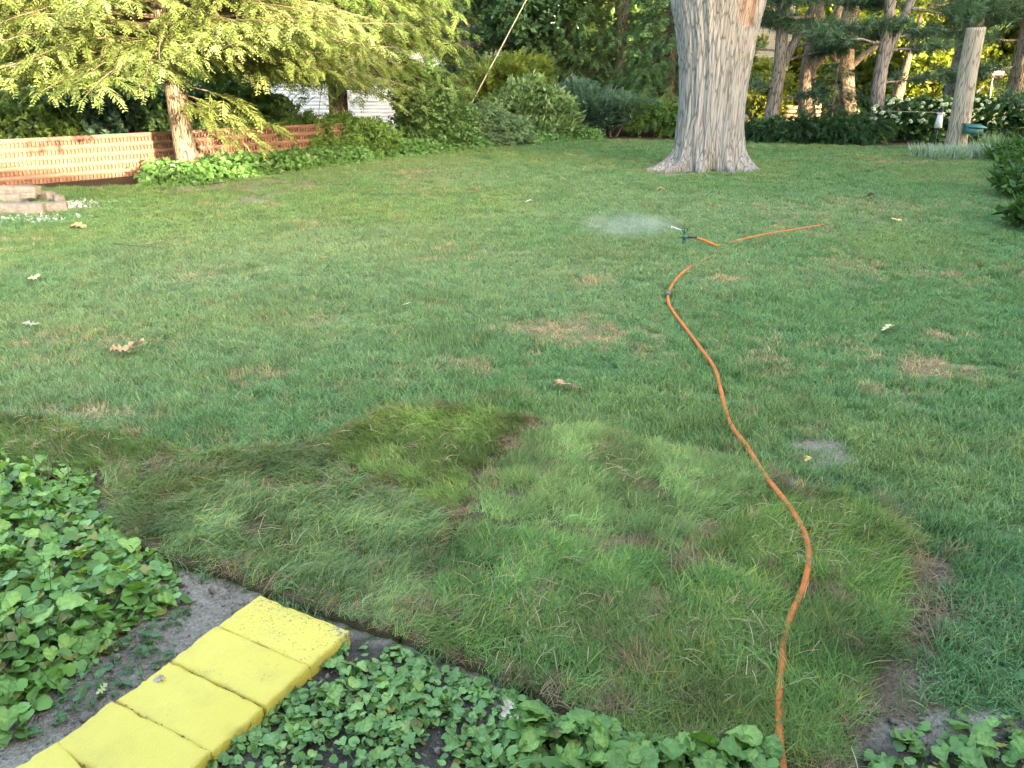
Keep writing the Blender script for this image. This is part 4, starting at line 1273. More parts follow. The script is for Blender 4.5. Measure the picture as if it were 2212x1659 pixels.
# ------------------------------------------------------------------ pines on the right
def pine(name, label, stems, seed, bark='grey_bark', boughs=(), tint=(.055, .110, .062), tuft=.34, dens=1.0):
    """stems: list of (path points world, radii); boughs: (origin, direction, length, drop)"""
    base = np.array(stems[0][0][0]); base[2] = 0
    root = empty(name, tuple(base), label, 'tree')
    for i, (path, rad) in enumerate(stems):
        pth = [np.array(q) - base for q in path]
        trunk_mesh(pth, rad, 22, seed + i, .05, .25 if i == 0 else 0, 8, 26).build('trunk' if i == 0 else 'stem', M[bark], root, True)
    r = np.random.RandomState(seed)
    br = MB(); P, F_, U_ = [], [], []
    for (o_, az, L_, dz) in boughs:
        o_ = np.array(o_) - base
        d = np.array([math.cos(az), math.sin(az), 0]); s = np.array([-d[1], d[0], 0])
        tt = np.linspace(0, 1, 7)
        B = o_ + d * (tt * L_)[:, None]; B[:, 2] += dz * tt + r.normal(0, .03, 7) * L_ * .3
        br.tube(B, np.linspace(.045, .008, 7), 6, caps=False)
        for k in range(int(9 * dens * L_)):
            t = r.uniform(.25, 1.0); p0 = np.array([np.interp(t, tt, B[:, q]) for q in range(3)])
            tl = r.uniform(.3, 1.0); a2 = r.uniform(-1.2, 1.2); td = d * math.cos(a2) + s * math.sin(a2)
            td[2] = r.uniform(-.05, .3)
            if k % 3 == 0: br.tube(np.array([p0, p0 + td * tl * .6, p0 + td * tl]), [.012, .008, .004], 4, caps=False)
            for q in range(4):
                P.append(p0 + td * tl * (q + 1) / 4 + r.normal(0, .06, 3)); F_.append(td + r.normal(0, .45, 3)); U_.append((r.normal(0, .3), r.normal(0, .3), 1))
    if len(boughs):
        br.build('branches', M[bark], root)
        P, F_, U_ = map(np.array, (P, F_, U_))
        mb = MB(); place(mb, T_PINE, P, basis(F_, U_), tuft * r.uniform(.7, 1.25, len(P)), np.array(tint) * r.uniform(.65, 1.5, len(P))[:, None], r)
        mb.build('crown', M['pine'], root)
    return root


def boughs_for(x0, x1, Y, z0, z1, n, seed, span=3.0):
    r = random.Random(seed); out = []
    for i in range(n):
        out.append(((r.uniform(x0, x1), Y + r.uniform(-.2, .2), r.uniform(z0, z1)), r.uniform(0, 2 * PI), span * r.uniform(.6, 1.1), r.uniform(-.4, .35)))
    return out


Yp = 25.0
def W(px, py, Y=Yp): return tuple(D(px, py, Y))
pb = D(1660, 300, 25.5)
pine('forked_pine', 'forked grey pine trunk just right of the big maple', [
    ([(pb[0], 25.5, -.1), W(1672, 215, 25.5), W(1683, 150, 25.5), W(1692, 40, 25.5), W(1708, -140, 25.5), W(1722, -420, 25.5)], [.24, .205, .185, .165, .13, .08]),
    ([W(1684, 150, 25.5), W(1712, 100, 25.5), W(1762, 5, 25.5), W(1830, -150, 25.5), W(1900, -330, 25.5)], [.15, .14, .13, .10, .05])], 501,
    boughs=boughs_for(pb[0] - .2, pb[0] + .9, 25.5, 3.3, 9.5, 26, 1, 3.0) + [(W(1690, 105, 25.5), -.2, 2.6, .35), (W(1700, 130, 25.5), .1, 2.2, .5), (W(1695, 70, 25.5), -.4, 2.8, .1), (W(1680, 190, 25.5), PI + .4, 1.2, .1), (W(1688, 110, 25.5), PI - .2, 1.4, .1), (W(1680, 215, 25.5), -.6, 1.0, .15)])
pb2 = D(1893, 300, 24.6)
pine('forked_pine', 'forked grey pine trunk rising behind the yew and hydrangea', [
    ([(pb2[0], 24.6, -.1), W(1895, 215, 24.6), W(1903, 150, 24.6), W(1917, 60, 24.6), W(1931, -80, 24.6), W(1950, -380, 24.6)], [.225, .20, .18, .16, .13, .08]),
    ([W(1906, 150, 24.6), W(1926, 100, 24.6), W(1968, 0, 24.6), W(2010, -130, 24.6), W(2060, -300, 24.6)], [.13, .12, .115, .09, .05])], 502,
    boughs=boughs_for(pb2[0] - .2, pb2[0] + 1.0, 24.6, 3.4, 9.5, 24, 2, 3.0) + [(W(1905, 95, 24.6), PI + .3, 2.2, .25), (W(1910, 60, 24.6), PI - .3, 2.6, .1), (W(1925, 110, 24.6), -.3, 1.5, .1), (W(1900, 180, 24.6), .3, 1.2, .1), (W(1915, 80, 24.6), .2, 2.0, .2)])
pb3 = D(2046, 290, 26.5)
pine('tall_pine', 'dark leaning pine trunk right behind the leaning post', [
    ([(pb3[0], 26.5, -.1), W(2058, 220, 26.5), W(2086, 110, 26.5), W(2118, -20, 26.5), W(2170, -240, 26.5), W(2220, -480, 26.5)], [.36, .33, .31, .29, .25, .12])], 503, 'grey_bark',
    boughs=boughs_for(pb3[0] + .6, pb3[0] + 1.2, 26.5, 3.6, 9.5, 20, 3, 3.2))
pb4 = D(2190, 300, 25.0)
pine('tall_pine', 'dark trunk cut by the right edge of the picture', [
    ([(pb4[0], 25.0, -.1), W(2196, 220, 25.0), W(2216, 120, 25.0), W(2250, -20, 25.0), W(2320, -340, 25.0)], [.40, .36, .33, .3, .15])], 504, 'brown_bark',
    boughs=[((W(2205, 165, 25.0)), PI * .98, 2.0, -.05), ((W(2205, 140, 25.0)), PI * 1.05, 1.6, -.3), ((W(2210, 90, 25.0)), PI * .95, 2.4, .25), (W(2200, 185, 25.0), PI * 1.3, .8, -.4), (W(2205, 195, 25.0), PI * 1.5, .9, -.4)] + boughs_for(pb4[0] + .5, pb4[0] + 1.0, 25.0, 3.2, 8.5, 20, 4, 3.0))
# sunlit trunks beyond the street edge
pb5 = D(1742, 290, 32.0)
pine('sunlit_tree', 'sunlit rough brown trunk left of the larger sunlit trunk', [
    ([(pb5[0], 32, -.1), W(1742, 215, 32), W(1746, 150, 32), W(1762, 60, 32), W(1775, -160, 32)], [.33, .30, .28, .26, .2]), ([W(1752, 150, 32), W(1778, 118, 32), W(1800, 60, 32), W(1830, -60, 32)], [.2, .2, .17, .1])], 505, 'brown_bark')
pb6 = D(1836, 290, 31.0)
pine('sunlit_tree', 'larger sunlit brown trunk with spreading limbs between the forked pines', [
    ([(pb6[0], 31, -.1), W(1830, 215, 31), W(1826, 150, 31), W(1828, 80, 31), W(1850, -40, 31), W(1870, -250, 31)], [.30, .29, .30, .32, .26, .16]),
    ([W(1830, 150, 31), W(1868, 118, 31), W(1905, 88, 31), W(1960, 20, 31)], [.17, .15, .13, .08]), ([W(1822, 150, 31), W(1798, 120, 31), W(1780, 84, 31), W(1750, 20, 31)], [.16, .14, .12, .08])], 506, 'brown_bark')
pb7 = D(1929, 290, 30.0)
pine('sunlit_tree', 'small leaning sunlit trunk right of the second forked pine', [
    ([(pb7[0], 30, -.1), W(1934, 225, 30), W(1944, 190, 30), W(1958, 140, 30), W(1990, 30, 30)], [.25, .22, .19, .13, .06])], 507, 'brown_bark')

# yew hedge under the pines
for i, (px, yy, w_, h_, lab) in enumerate(((1690, 24.2, .95, .55, 'low dark yew at the left end under the forked pine'), (1770, 24.0, 1.0, .62, 'dark yew with layered boughs, second from the left end'), (1845, 24.0, 1.0, .62, 'dark yew between the young spruce and the hydrangea'))):
    c = (at(px, yy), yy, 0)
    shrub('yew_bush', lab, c, [((0, 0, h_ * .55), (w_, .6, h_ * .62)), ((-.45, .1, h_ * .75), (w_ * .6, .5, h_ * .5)), ((.5, 0, h_ * .6), (w_ * .6, .5, h_ * .5))], 1700, T_HEM, .3, (.034, .078, .034), 340 + i, 6, (.055, .12, .045), orient='droop', mat='hemlock')
conifer('young_spruce', 'small dark pointed spruce rising above the yews', (at(1795, 24.8), 24.8, 0), 2.3, 1.5, .07, .1, 60, 345, (.022, .052, .026), (.035, .075, .03), droop=.12, spray=.26, twigs=9)
shrub('street_shrub', 'round sunlit yellow-green bush by the street, right of the big trunk', (at(1655, 33), 33, 0), [((0, 0, .8), (.8, .8, .85)), ((.1, 0, 1.6), (.5, .5, .35))], 2600, T_SMALL, .2, (.17, .19, .02), 346, 5)

# hydrangea with white heads
def hydrangea():
    c = np.array([at(2055, 24.6), 24.6, 0.])
    root = empty('hydrangea', tuple(c), 'long dark hydrangea hedge covered with white flower heads', 'shrub')
    blobs = [((dx, .2 * math.sin(dx * 2), .62), (1.0, .6, .62)) for dx in np.linspace(-1.9, 2.9, 8)]
    foliage('foliage', blobs, 4400, T_BIG, .26, (.042, .10, .034), M['leaf'], root, 350, 40, .25, .7, .3, (.06, .14, .045))
    sm = MB(); r = np.random.RandomState(9)
    for i in range(16): wobble_tube(sm, (r.uniform(-2, 3), 0, -.05), (r.uniform(-2.4, 3.4), r.uniform(-.3, .3), .8), .012, .005, 900 + i, 5, 5)
    sm.build('stem', M['twig'], root)
    # a flower head: domed cluster of florets
    prot = []
    for k in range(3):
        mb = MB(); rk = np.random.RandomState(k)
        for i in range(34):
            u = rnd_unit(1, rk)[0]; u[2] = abs(u[2]) * .8
            pos = u * [.07, .07, .05]
            tcol = np.array([.72, .78, .55]) * rk.uniform(.75, 1.1)
            V = diamond(*pos, u[1], -u[0] + .01, .2, .05, .04, rk.uniform(-1, 1)); mb.add(V, [(0, 1, 2, 3)], tcol)
            V = diamond(*pos, -u[1], u[0] + .01, .3, .05, .04, rk.uniform(-1, 1)); mb.add(V, [(0, 1, 2, 3)], tcol)
        prot.append(mb)
    base_ob = [m_.build('flower_head', M['flower'], root) for m_ in prot]
    for i in range(170):
        dx = r.uniform(-2.7, 3.7); el = r.uniform(-.15, 1.2)
        o = base_ob[i] if i < 3 else base_ob[i % 3].copy()
        if i >= 3: COL.objects.link(o); o.parent = root
        o.location = (dx, .2 * math.sin(dx * 2) - .66 * math.cos(el) - .02, .62 + .66 * math.sin(el))
        o.rotation_euler = (math.cos(el) * .9, r.normal(0, .2), r.uniform(0, 6))
        s = r.uniform(.5, .95); o.scale = (s, s, s)


hydrangea()

# striped ornamental grass round the post
def striped_grass(name, label, c, n, w_, h_, seed, tint):
    r = np.random.RandomState(seed)
    mb = MB()
    for i in range(n):
        a = r.uniform(0, 2 * PI); rad = math.sqrt(r.rand())
        bx, by = rad * w_ * math.cos(a), rad * w_ * .45 * math.sin(a)
        da = r.uniform(0, 2 * PI); L_ = h_ * r.uniform(.6, 1.15); ln = r.uniform(.2, .8)
        dx, dy = math.cos(da), math.sin(da); w = .024
        V = []
        for s in range(5):
            u = s / 4; ww = w * (1 - u ** 2) if s < 4 else 0
            cx, cy, cz = bx + dx * L_ * ln * u ** 1.7, by + dy * L_ * ln * u ** 1.7, L_ * (u - .4 * ln * u * u)
            V += [(cx - dy * ww / 2, cy + dx * ww / 2, cz), (cx + dy * ww / 2, cy - dx * ww / 2, cz)] if s < 4 else [(cx, cy, cz)]
        tc = np.array(tint) * r.uniform(.7, 1.3)
        mb.add(V, [(0, 1, 3, 2), (2, 3, 5, 4), (4, 5, 7, 6), (6, 7, 8)], tc)
    root = empty(name, tuple(c), label, 'grass plant')
    mb.build('blades', M['leaf'], root)


PB = G(2062, 323)
for i, (px, py, n, w_, h_, lab) in enumerate(((2003, 341, 330, .5, .42, 'pale striped grass clump left of the leaning post'), (2052, 345, 330, .5, .40, 'pale striped grass clump in front of the leaning post'), (2105, 342, 330, .5, .46, 'pale striped grass clump right of the post'), (2140, 333, 260, .45, .62, 'tallest striped grass clump at the right end behind the others'))):
    striped_grass('striped_grass', lab, G(px, py), n, w_, h_, 360 + i, (.27, .36, .26) if i != 3 else (.18, .27, .13))
striped_grass('iris_plant', 'dark sword-leaved iris clump at the right edge', G(2205, 345), 90, .35, .75, 366, (.03, .08, .03))

# leaning post with green box, lighthouse ornament
Yq = PB[1]
pp_ = [np.array([PB[0], Yq, -.1]), D(2075, 255, Yq), D(2090, 160, Yq), D(2109, 60, Yq)]
post = empty('wooden_post', (PB[0], Yq, 0), 'weathered cut-off wooden post leaning right above the striped grass', 'post')
loc_ = [q - np.array([PB[0], Yq, 0]) for q in pp_]
tm = trunk_mesh(loc_, [.265, .25, .235, .225], 28, 77, .025, .12, 9, 40)
tm.build('shaft', M['post_wood'], post, True)
bx = D(2079, 285, Yq)
box = empty('mail_box', (bx[0] + .02, Yq - .44, bx[2] - .02), 'green metal box with sloping lid fixed to the leaning post', 'box')
mb = MB(); mb.add([(-.20, .14, 0), (.2, .14, 0), (.2, -.14, 0), (-.2, -.14, 0), (-.20, .14, .21), (.2, .14, .18), (.2, -.14, .16), (-.2, -.14, .19)], [(0, 1, 2, 3), (7, 6, 5, 4), (3, 2, 6, 7), (1, 0, 4, 5), (0, 3, 7, 4), (2, 1, 5, 6)])
mb.build('body', M['green_metal'], box)
mb = MB(); mb.add([(-.23, -.19, .175), (.27, -.19, .145), (.27, .16, .215), (-.23, .16, .245), (-.23, -.19, .195), (.27, -.19, .165), (.27, .16, .235), (-.23, .16, .265)], [(3, 2, 1, 0), (4, 5, 6, 7), (0, 1, 5, 4), (2, 3, 7, 6), (1, 2, 6, 5), (3, 0, 4, 7)])
mb.build('lid', M['green_metal'], box)
MB().box(-.12, .12, .14, .32, .05, .09).build('bracket', M['steel'], box)
lh = D(2026, 276, 23.3)
lt_ = empty('lighthouse_ornament', (lh[0], 23.3, lh[2] * 0), 'small white lighthouse ornament with dark top among the hydrangea', 'ornament')
zb = max(lh[2], .3)
MB().tube([(0, 0, -.05), (0, 0, zb)], [.02, .02], 8).build('stake', M['dark_paint'], lt_)
mb = MB(); mb.tube([(0, 0, zb), (0, 0, zb + .38)], [.105, .065], 16); mb.build('tower', M['white_paint'], lt_, True)
mb = MB(); mb.tube([(0, 0, zb + .38), (0, 0, zb + .40)], [.105, .105], 16); mb.build('gallery', M['white_paint'], lt_)
mb = MB(); mb.tube([(0, 0, zb + .40), (0, 0, zb + .50)], [.055, .055], 12); mb.tube([(0, 0, zb + .50), (0, 0, zb + .57)], [.075, .005], 12); mb.build('lantern_room', M['dark_paint'], lt_)
line_a = D(2030, 243, Yq); line_b = D(2072, 243, Yq)
mb = MB(); mb.tube(np.array([line_a + [-1.3, .5, .02], line_a, line_b]), .0045, 6)
tag(mb.build('clothes_line', M['rope']), 'thin pale line tied to the leaning post above the hydrangea', 'line')

# street sign and stop sign seen from behind
s0 = D(2131, 262, 33.0); s1 = D(2146, 152, 33.0)
sg = empty('street_sign', (s0[0], 33, 0), 'white street name sign on a thin pole behind the hydrangea', 'sign')
hs = s1[2]
MB().tube([(0, 0, -.1), (s1[0] - s0[0], 0, hs + .12)], [.035, .035], 8).build('pole', M['steel'], sg)
dx = s1[0] - s0[0]
MB().box(dx - .42, dx + .42, -.045, -.037, hs - .17, hs - .02).build('name_plate', M['sign_back'], sg)
MB().box(dx - .004, dx + .004, -.36, .40, hs - .01, hs + .10).build('name_plate', M['white_paint'], sg)
q = D(2112, 206, 34.0)
ss_ = empty('stop_sign', (q[0] + .25, 34.0, 0), 'back of an octagonal stop sign beside the dark right edge trunk', 'sign')
ang_ = [(math.cos(PI / 8 + k * PI / 4) * .42, math.sin(PI / 8 + k * PI / 4) * .42) for k in range(8)]
V = [(a, -.01, b + q[2]) for a, b in ang_] + [(a, 0, b + q[2]) for a, b in ang_]
mb = MB(); mb.add(V + [(0, -.01, q[2]), (0, 0, q[2])], [(k, (k + 1) % 8, 16) for k in range(8)] + [(8 + (k + 1) % 8, 8 + k, 17) for k in range(8)] + [(k, 8 + k, 8 + (k + 1) % 8, (k + 1) % 8) for k in range(8)])
pl = mb.build('plate', M['sign_back'], ss_); 
MB().tube([(.0, .04, -.1), (.0, .04, q[2] + .4)], [.03, .03], 8).build('pole', M['steel'], ss_)
ss_.rotation_euler = (0, 0, .25)

# utility pole and guy rope
up = D(1219, 40, 31.5)
pole = MB(); pole.tube([(up[0], 31.5, -.2), (up[0], 31.5, 4), (up[0] + .05, 31.5, 9.5)], [.15, .14, .11], 16)
tag(pole.build('utility_pole', M['post_wood'], None, True), 'grey utility pole half hidden among the dark conifers', 'pole')
ga = D(1016, 228, 25.2); gz = ga.copy(); top = np.array([up[0], 29.5, 0])
# the line passes D(1137, 0) on its way up to the pole
pth = np.array([ga + (ga - D(1137, 0, 26.6)) * .35, ga, D(1137, 0, 26.6), ga + (D(1137, 0, 26.6) - ga) * 2.4])
gr_ = MB(); gr_.tube(pth, [.016, .016, .016, .016], 8)
grope = gr_.build('guy_rope', M['rope'])
tag(grope, 'taut pale guy rope slanting up from the shrubs to the top of the picture', 'rope')

# ------------------------------------------------------------------ neighbouring houses
def clap_wall(mb, x0, x1, y, z0, z1, step=.13):
    z = z0
    while z < z1:
        mb.add([(x0, y - .022, z), (x1, y - .022, z), (x1, y - .004, z + step), (x0, y - .004, z + step), (x0, y - .004, z), (x1, y - .004, z)], [(0, 1, 2, 3), (4, 5, 1, 0)])
        z += step


def house(name, label, x0, x1, y0, depth, zb, h, mat, wins=(), roof=True, rz=0):
    root = empty(name, ((x0 + x1) / 2, y0, 0), label, 'house')
    w = (x1 - x0) / 2
    mb = MB(); mb.box(-w, w, 0, depth, -.1, h + .01); clap_wall(mb, -w, w, 0, zb, h); mb.build('wall', mat, root)
    MB().box(-w - .02, w + .02, -.05, depth + .02, -.2, zb).build('foundation', M['foundation'], root)
    if roof:
        mb = MB(); e = .4
        mb.add([(-w - e, -e, h - .12), (w + e, -e, h - .12), (w + e, depth / 2, h + depth * .28), (-w - e, depth / 2, h + depth * .28), (w + e, depth + e, h - .12), (-w - e, depth + e, h - .12),
                (-w - e, -e, h), (w + e, -e, h), (w + e, depth / 2, h + depth * .28 + .15), (-w - e, depth / 2, h + depth * .28 + .15), (w + e, depth + e, h), (-w - e, depth + e, h)],
               [(0, 3, 2, 1), (3, 5, 4, 2), (6, 7, 8, 9), (9, 8, 10, 11), (0, 1, 7, 6), (5, 11, 10, 4), (0, 6, 9, 3), (3, 9, 11, 5), (1, 2, 8, 7), (2, 4, 10, 8)])
        mb.add([(-w, 0, h), (-w, depth, h), (-w, depth / 2, h + depth * .28), (w, 0, h), (w, depth, h), (w, depth / 2, h + depth * .28)], [(0, 2, 1), (3, 4, 5)])
        mb.build('roof', M['roof'], root)
    for wx, wz, ww, wh in wins:
        f = MB(); t_ = .07
        f.box(wx - t_, wx + ww + t_, -.07, -.02, wz - t_, wz); f.box(wx - t_, wx + ww + t_, -.07, -.02, wz + wh, wz + wh + t_)
        f.box(wx - t_, wx, -.07, -.02, wz, wz + wh); f.box(wx + ww, wx + ww + t_, -.07, -.02, wz, wz + wh); f.box(wx, wx + ww, -.062, -.026, wz + wh / 2 - .02, wz + wh / 2 + .02)
        wo = f.build('window', M['white_paint'], root)
        MB().box(wx, wx + ww, -.045, -.035, wz, wz + wh).build('pane', M['glass'], wo)
    return root


yh = 30.5
house('white_house', 'white clapboard house seen between the hemlock and the tall dark shrub', at(545, yh), at(1085, yh), yh, 7, .16, 2.9, M['white_siding'], [(-1.2, 1.35, .8, 1.0), (2.2, 1.3, .9, .9)])
house('beige_house', 'tall beige house across the street right of the big trunk', at(1560, 44), at(1690, 44), 44, 6, .3, 5.5, M['beige'], [(-1.0, 2.6, .7, 1.1)])
house('white_house', 'white house across the street glimpsed beside the larger sunlit trunk', at(1780, 52), at(1960, 52), 52, 7, .3, 2.8, M['white_siding'], [(-1.5, 1.2, .9, 1.0), (1.5, 1.2, .9, 1.0)])
# tan board fence across the street
bf = empty('board_fence', (at(1725, 34), 34, 0), 'sunlit tan horizontal boards low behind the yews', 'fence')
for k in range(4): MB().box(-.75, .9, -.02, .02, .06 + k * .17, .19 + k * .17).build('board', M['tan_board'], bf)
for xx in (-.7, .05, .85): MB().box(xx - .04, xx + .04, .022, .09, -.1, .75).build('post', M['tan_board'], bf)

# ------------------------------------------------------------------ the house the viewer stands at, and unseen trees placed to shade the yard (behind and beside the frame)
# ridge height sets where the evening light clears the roof
hw = empty('own_house', (3.2, -.7, 0), 'pale one-storey house standing behind the viewer', 'house')
mb = MB(); mb.box(-9.5, 9.5, -7.6, 0, -.1, 3.0); clap_wall(mb, -9.5, 9.5, .03, .3, 3.0); mb.build('wall', M['beige'], hw)
mb = MB(); mb.add([(-10, .35, 2.9), (10, .35, 2.9), (10, -3.8, 5.36), (-10, -3.8, 5.36), (10, -8, 2.9), (-10, -8, 2.9), (-10, .35, 2.78), (10, .35, 2.78), (10, -8, 2.78), (-10, -8, 2.78)],
                  [(0, 1, 2, 3), (3, 2, 4, 5), (6, 9, 8, 7), (0, 6, 7, 1), (5, 4, 8, 9), (0, 3, 5), (1, 4, 2), (0, 5, 9, 6), (1, 7, 8, 4)])
mb.build('roof', M['roof'], hw)
st1 = broad_tree('shade_tree', 'unseen dense tree placed beside the house to shade the yard', (12.9, -2.4, 0), 6.6, 3.2, (.05, .10, .03), 701, 2800, .2, .06, size=.9)
st2 = broad_tree('shade_tree', 'unseen dense tree placed at the right side to shade the yard', (16.8, 3.6, 0), 9.0, 3.2, (.05, .10, .03), 702, 3000, .2, .05, size=.95)
copy_tree(st1, (15.1, .3, 0), 2.0, 1.12, 'unseen dense tree added between two others to close a gap of sunlight')
copy_tree(st2, (18.8, 8.6, 0), 1.3, 1.25, 'unseen taller dense tree placed at the right side to shade the yard')
copy_tree(st2, (20.8, 12.2, 0), 2.3, 1.2, 'unseen tall dense tree placed past the right side to shade the yard')

# ------------------------------------------------------------------ hose and sprinkler
hose = empty('garden_hose', tuple(HOSE[0] * [1, 1, 0]), 'long orange garden hose winding across the sod to the sprinkler', 'hose')
base = np.array(hose.location)
cp = int(np.argmin(np.linalg.norm(HOSE[:, :2] - G(1443, 644)[:2], axis=1)))
hb = MB(); hb.tube(HOSE[:cp] - base, .0132, 14); hb.build('near_hose_length', M['hose'], hose, True)
hb = MB(); hb.tube(HOSE[cp:] - base, .0132, 14); hb.build('far_hose_length', M['hose'], hose, True)
tdir = HOSE[cp + 2] - HOSE[cp - 2]; tdir /= np.linalg.norm(tdir)
cpt = HOSE[cp] - base
cpl = MB(); cpl.tube([cpt - tdir * .07, cpt - tdir * .055, cpt - tdir * .05, cpt - tdir * .02, cpt - tdir * .018], [.0165, .0195, .0175, .0175, .021], 14)
cpl.build('coupling', M['black_plastic'], hose, True)
cpl = MB(); cpl.tube([cpt - tdir * .018, cpt + tdir * .022, cpt + tdir * .025, cpt + tdir * .06], [.0205, .0205, .017, .0165], 14)
cpl.build('coupling_collar', M['grey_plastic'], hose, True)

spk = G(1476, 533)
sp = empty('sprinkler', tuple(spk), 'dark green impact sprinkler on a spike spraying water over the lawn', 'sprinkler')
el = .115
mb = MB(); mb.tube([(0, 0, -.06), (0, 0, .02), (0, 0, el - .02)], [.003, .009, .013], 10)
mb.box(-.016, .016, -.003, .003, .0, el - .02); mb.box(-.003, .003, -.016, .016, .0, el - .02); mb.build('spike', M['green_plastic'], sp)
mb = MB(); mb.tube([(0, 0, el - .025), (0, 0, el + .03)], [.019, .017], 14); mb.tube([(-.03, 0, el), (.045, 0, el)], [.014, .014], 12); mb.build('body', M['green_plastic'], sp, True)
mb = MB(); mb.tube([(.045, 0, el), (.06, 0, el)], [.019, .019], 14); mb.tube([(.06, 0, el), (.135, 0, el)], [.0145, .0145], 14); mb.tube([(.135, 0, el), (.15, 0, el)], [.017, .015], 14); mb.build('hose_connector', M['black_plastic'], sp, True)
mb = MB(); mb.tube([(0, 0, el + .03), (0, 0, el + .05)], [.009, .009], 12); mb.tube([(0, 0, el + .05), (0, 0, el + .075)], [.013, .012], 12); mb.tube([(.012, 0, el + .06), (-.03, 0, el + .078)], [.009, .006], 10); mb.build('nozzle', M['green_plastic'], sp, True)
mb = MB(); mb.tube([(-.035, 0, el + .085), (-.02, 0, el + .105), (0, 0, el + .108), (.03, 0, el + .10), (.036, 0, el + .075)], [.005, .006, .006, .007, .010], 8); mb.tube([(0, 0, el + .07), (0, 0, el + .112)], [.006, .006], 8); mb.build('impact_arm', M['green_plastic'], sp, True)
# water: a jet that breaks into drops and a thin veil of mist
M['water'], nt, N, L, b = newmat('water_drops')
b.inputs['Base Color'].default_value = (.95, .97, 1, 1); b.inputs['Roughness'].default_value = .08; b.inputs['Transmission Weight'].default_value = .35; b.inputs['IOR'].default_value = 1.33
wr = np.random.RandomState(5)
oct_V = np.array([(1, 0, 0), (-1, 0, 0), (0, 1, 0), (0, -1, 0), (0, 0, 1), (0, 0, -1)], float) * [2.2, .6, .6]
oct_F = np.array([(0, 2, 4), (2, 1, 4), (1, 3, 4), (3, 0, 4), (2, 0, 5), (1, 2, 5), (3, 1, 5), (0, 3, 5)])
n = 1900
s_ = wr.rand(n) ** 2.6 * 1.9
v0 = wr.uniform(.28, .46, n)
src = spk + np.array([-.03, 0, el + .08])
P = np.c_[src[0] - s_, src[1] + s_ * wr.normal(.05, .12, n), src[2] + s_ * v0 - s_ * s_ * wr.uniform(.13, .24, n)]
P[:, 2] += wr.normal(0, .02, n) * s_
ok = P[:, 2] > .02
P, s_ = P[ok], s_[ok]; n = len(P)
dirs = np.c_[-np.ones(n), wr.normal(0, .1, n), .35 - .4 * s_]
mb = MB(); place(mb, [(oct_V, oct_F)], P, basis(dirs, np.tile([0, 0, 1.], (n, 1))), np.where(s_ < .13, .0022, .0010) * wr.uniform(.5, 1.3, n), np.ones((n, 3)), wr)
tag(mb.build('water_drops', M['water'], None, True), 'spray of water drops thrown left from the sprinkler', 'water', kind='stuff')
mm_, nt, N, L, b = newmat('water_mist')
N.remove(b)
pv = N.new('ShaderNodeVolumePrincipled'); pv.inputs['Color'].default_value = (.97, .98, 1, 1); pv.inputs['Anisotropy'].default_value = .2
tc = N.new('ShaderNodeTexCoord'); gn = N.new('ShaderNodeTexNoise'); gn.inputs['Scale'].default_value = 4.5; gn.inputs['Detail'].default_value = 3
L.new(tc.outputs['Object'], gn.inputs['Vector'])
ln_ = N.new('ShaderNodeVectorMath'); ln_.operation = 'LENGTH'
sv = N.new('ShaderNodeVectorMath'); sv.operation = 'DIVIDE'; sv.inputs[1].default_value = (.72, .36, .16); ge = N.new('ShaderNodeNewGeometry'); su_ = N.new('ShaderNodeVectorMath'); su_.operation = 'SUBTRACT'; su_.inputs[1].default_value = (src[0] - .62, src[1] + .05, src[2] + .05); L.new(ge.outputs['Position'], su_.inputs[0]); L.new(su_.outputs[0], sv.inputs[0]); L.new(sv.outputs[0], ln_.inputs[0])
r1 = N.new('ShaderNodeMath'); r1.operation = 'SUBTRACT'; r1.use_clamp = True; r1.inputs[0].default_value = 1.0; L.new(ln_.outputs['Value'], r1.inputs[1])
gn.inputs['Scale'].default_value = 5.0
r2 = N.new('ShaderNodeMapRange'); r2.inputs[1].default_value = .3; r2.inputs[2].default_value = .75; L.new(gn.outputs[0], r2.inputs[0])
mu = N.new('ShaderNodeMath'); mu.operation = 'MULTIPLY'; L.new(r1.outputs[0], mu.inputs[0]); L.new(r2.outputs[0], mu.inputs[1])
m3 = N.new('ShaderNodeMath'); m3.operation = 'MULTIPLY'; m3.inputs[1].default_value = 1.9; L.new(mu.outputs[0], m3.inputs[0])
L.new(m3.outputs[0], pv.inputs['Density']); L.new(pv.outputs[0], nt.nodes['Material Output'].inputs['Volume'])
tt = np.linspace(-1, 1, 15)
mb = MB(); mb.tube(np.c_[tt, 0 * tt, 0 * tt], np.sqrt(np.maximum(1 - tt * tt, .0004)), 18)
mb.v = [v_ * [.72, .36, .16] for v_ in mb.v]
mo = mb.build('mist', mm_, None, True); mo.location = (src[0] - .62, src[1] + .05, src[2] + .05)
tag(mo, 'thin white veil of water mist left of the sprinkler', 'mist', kind='stuff')

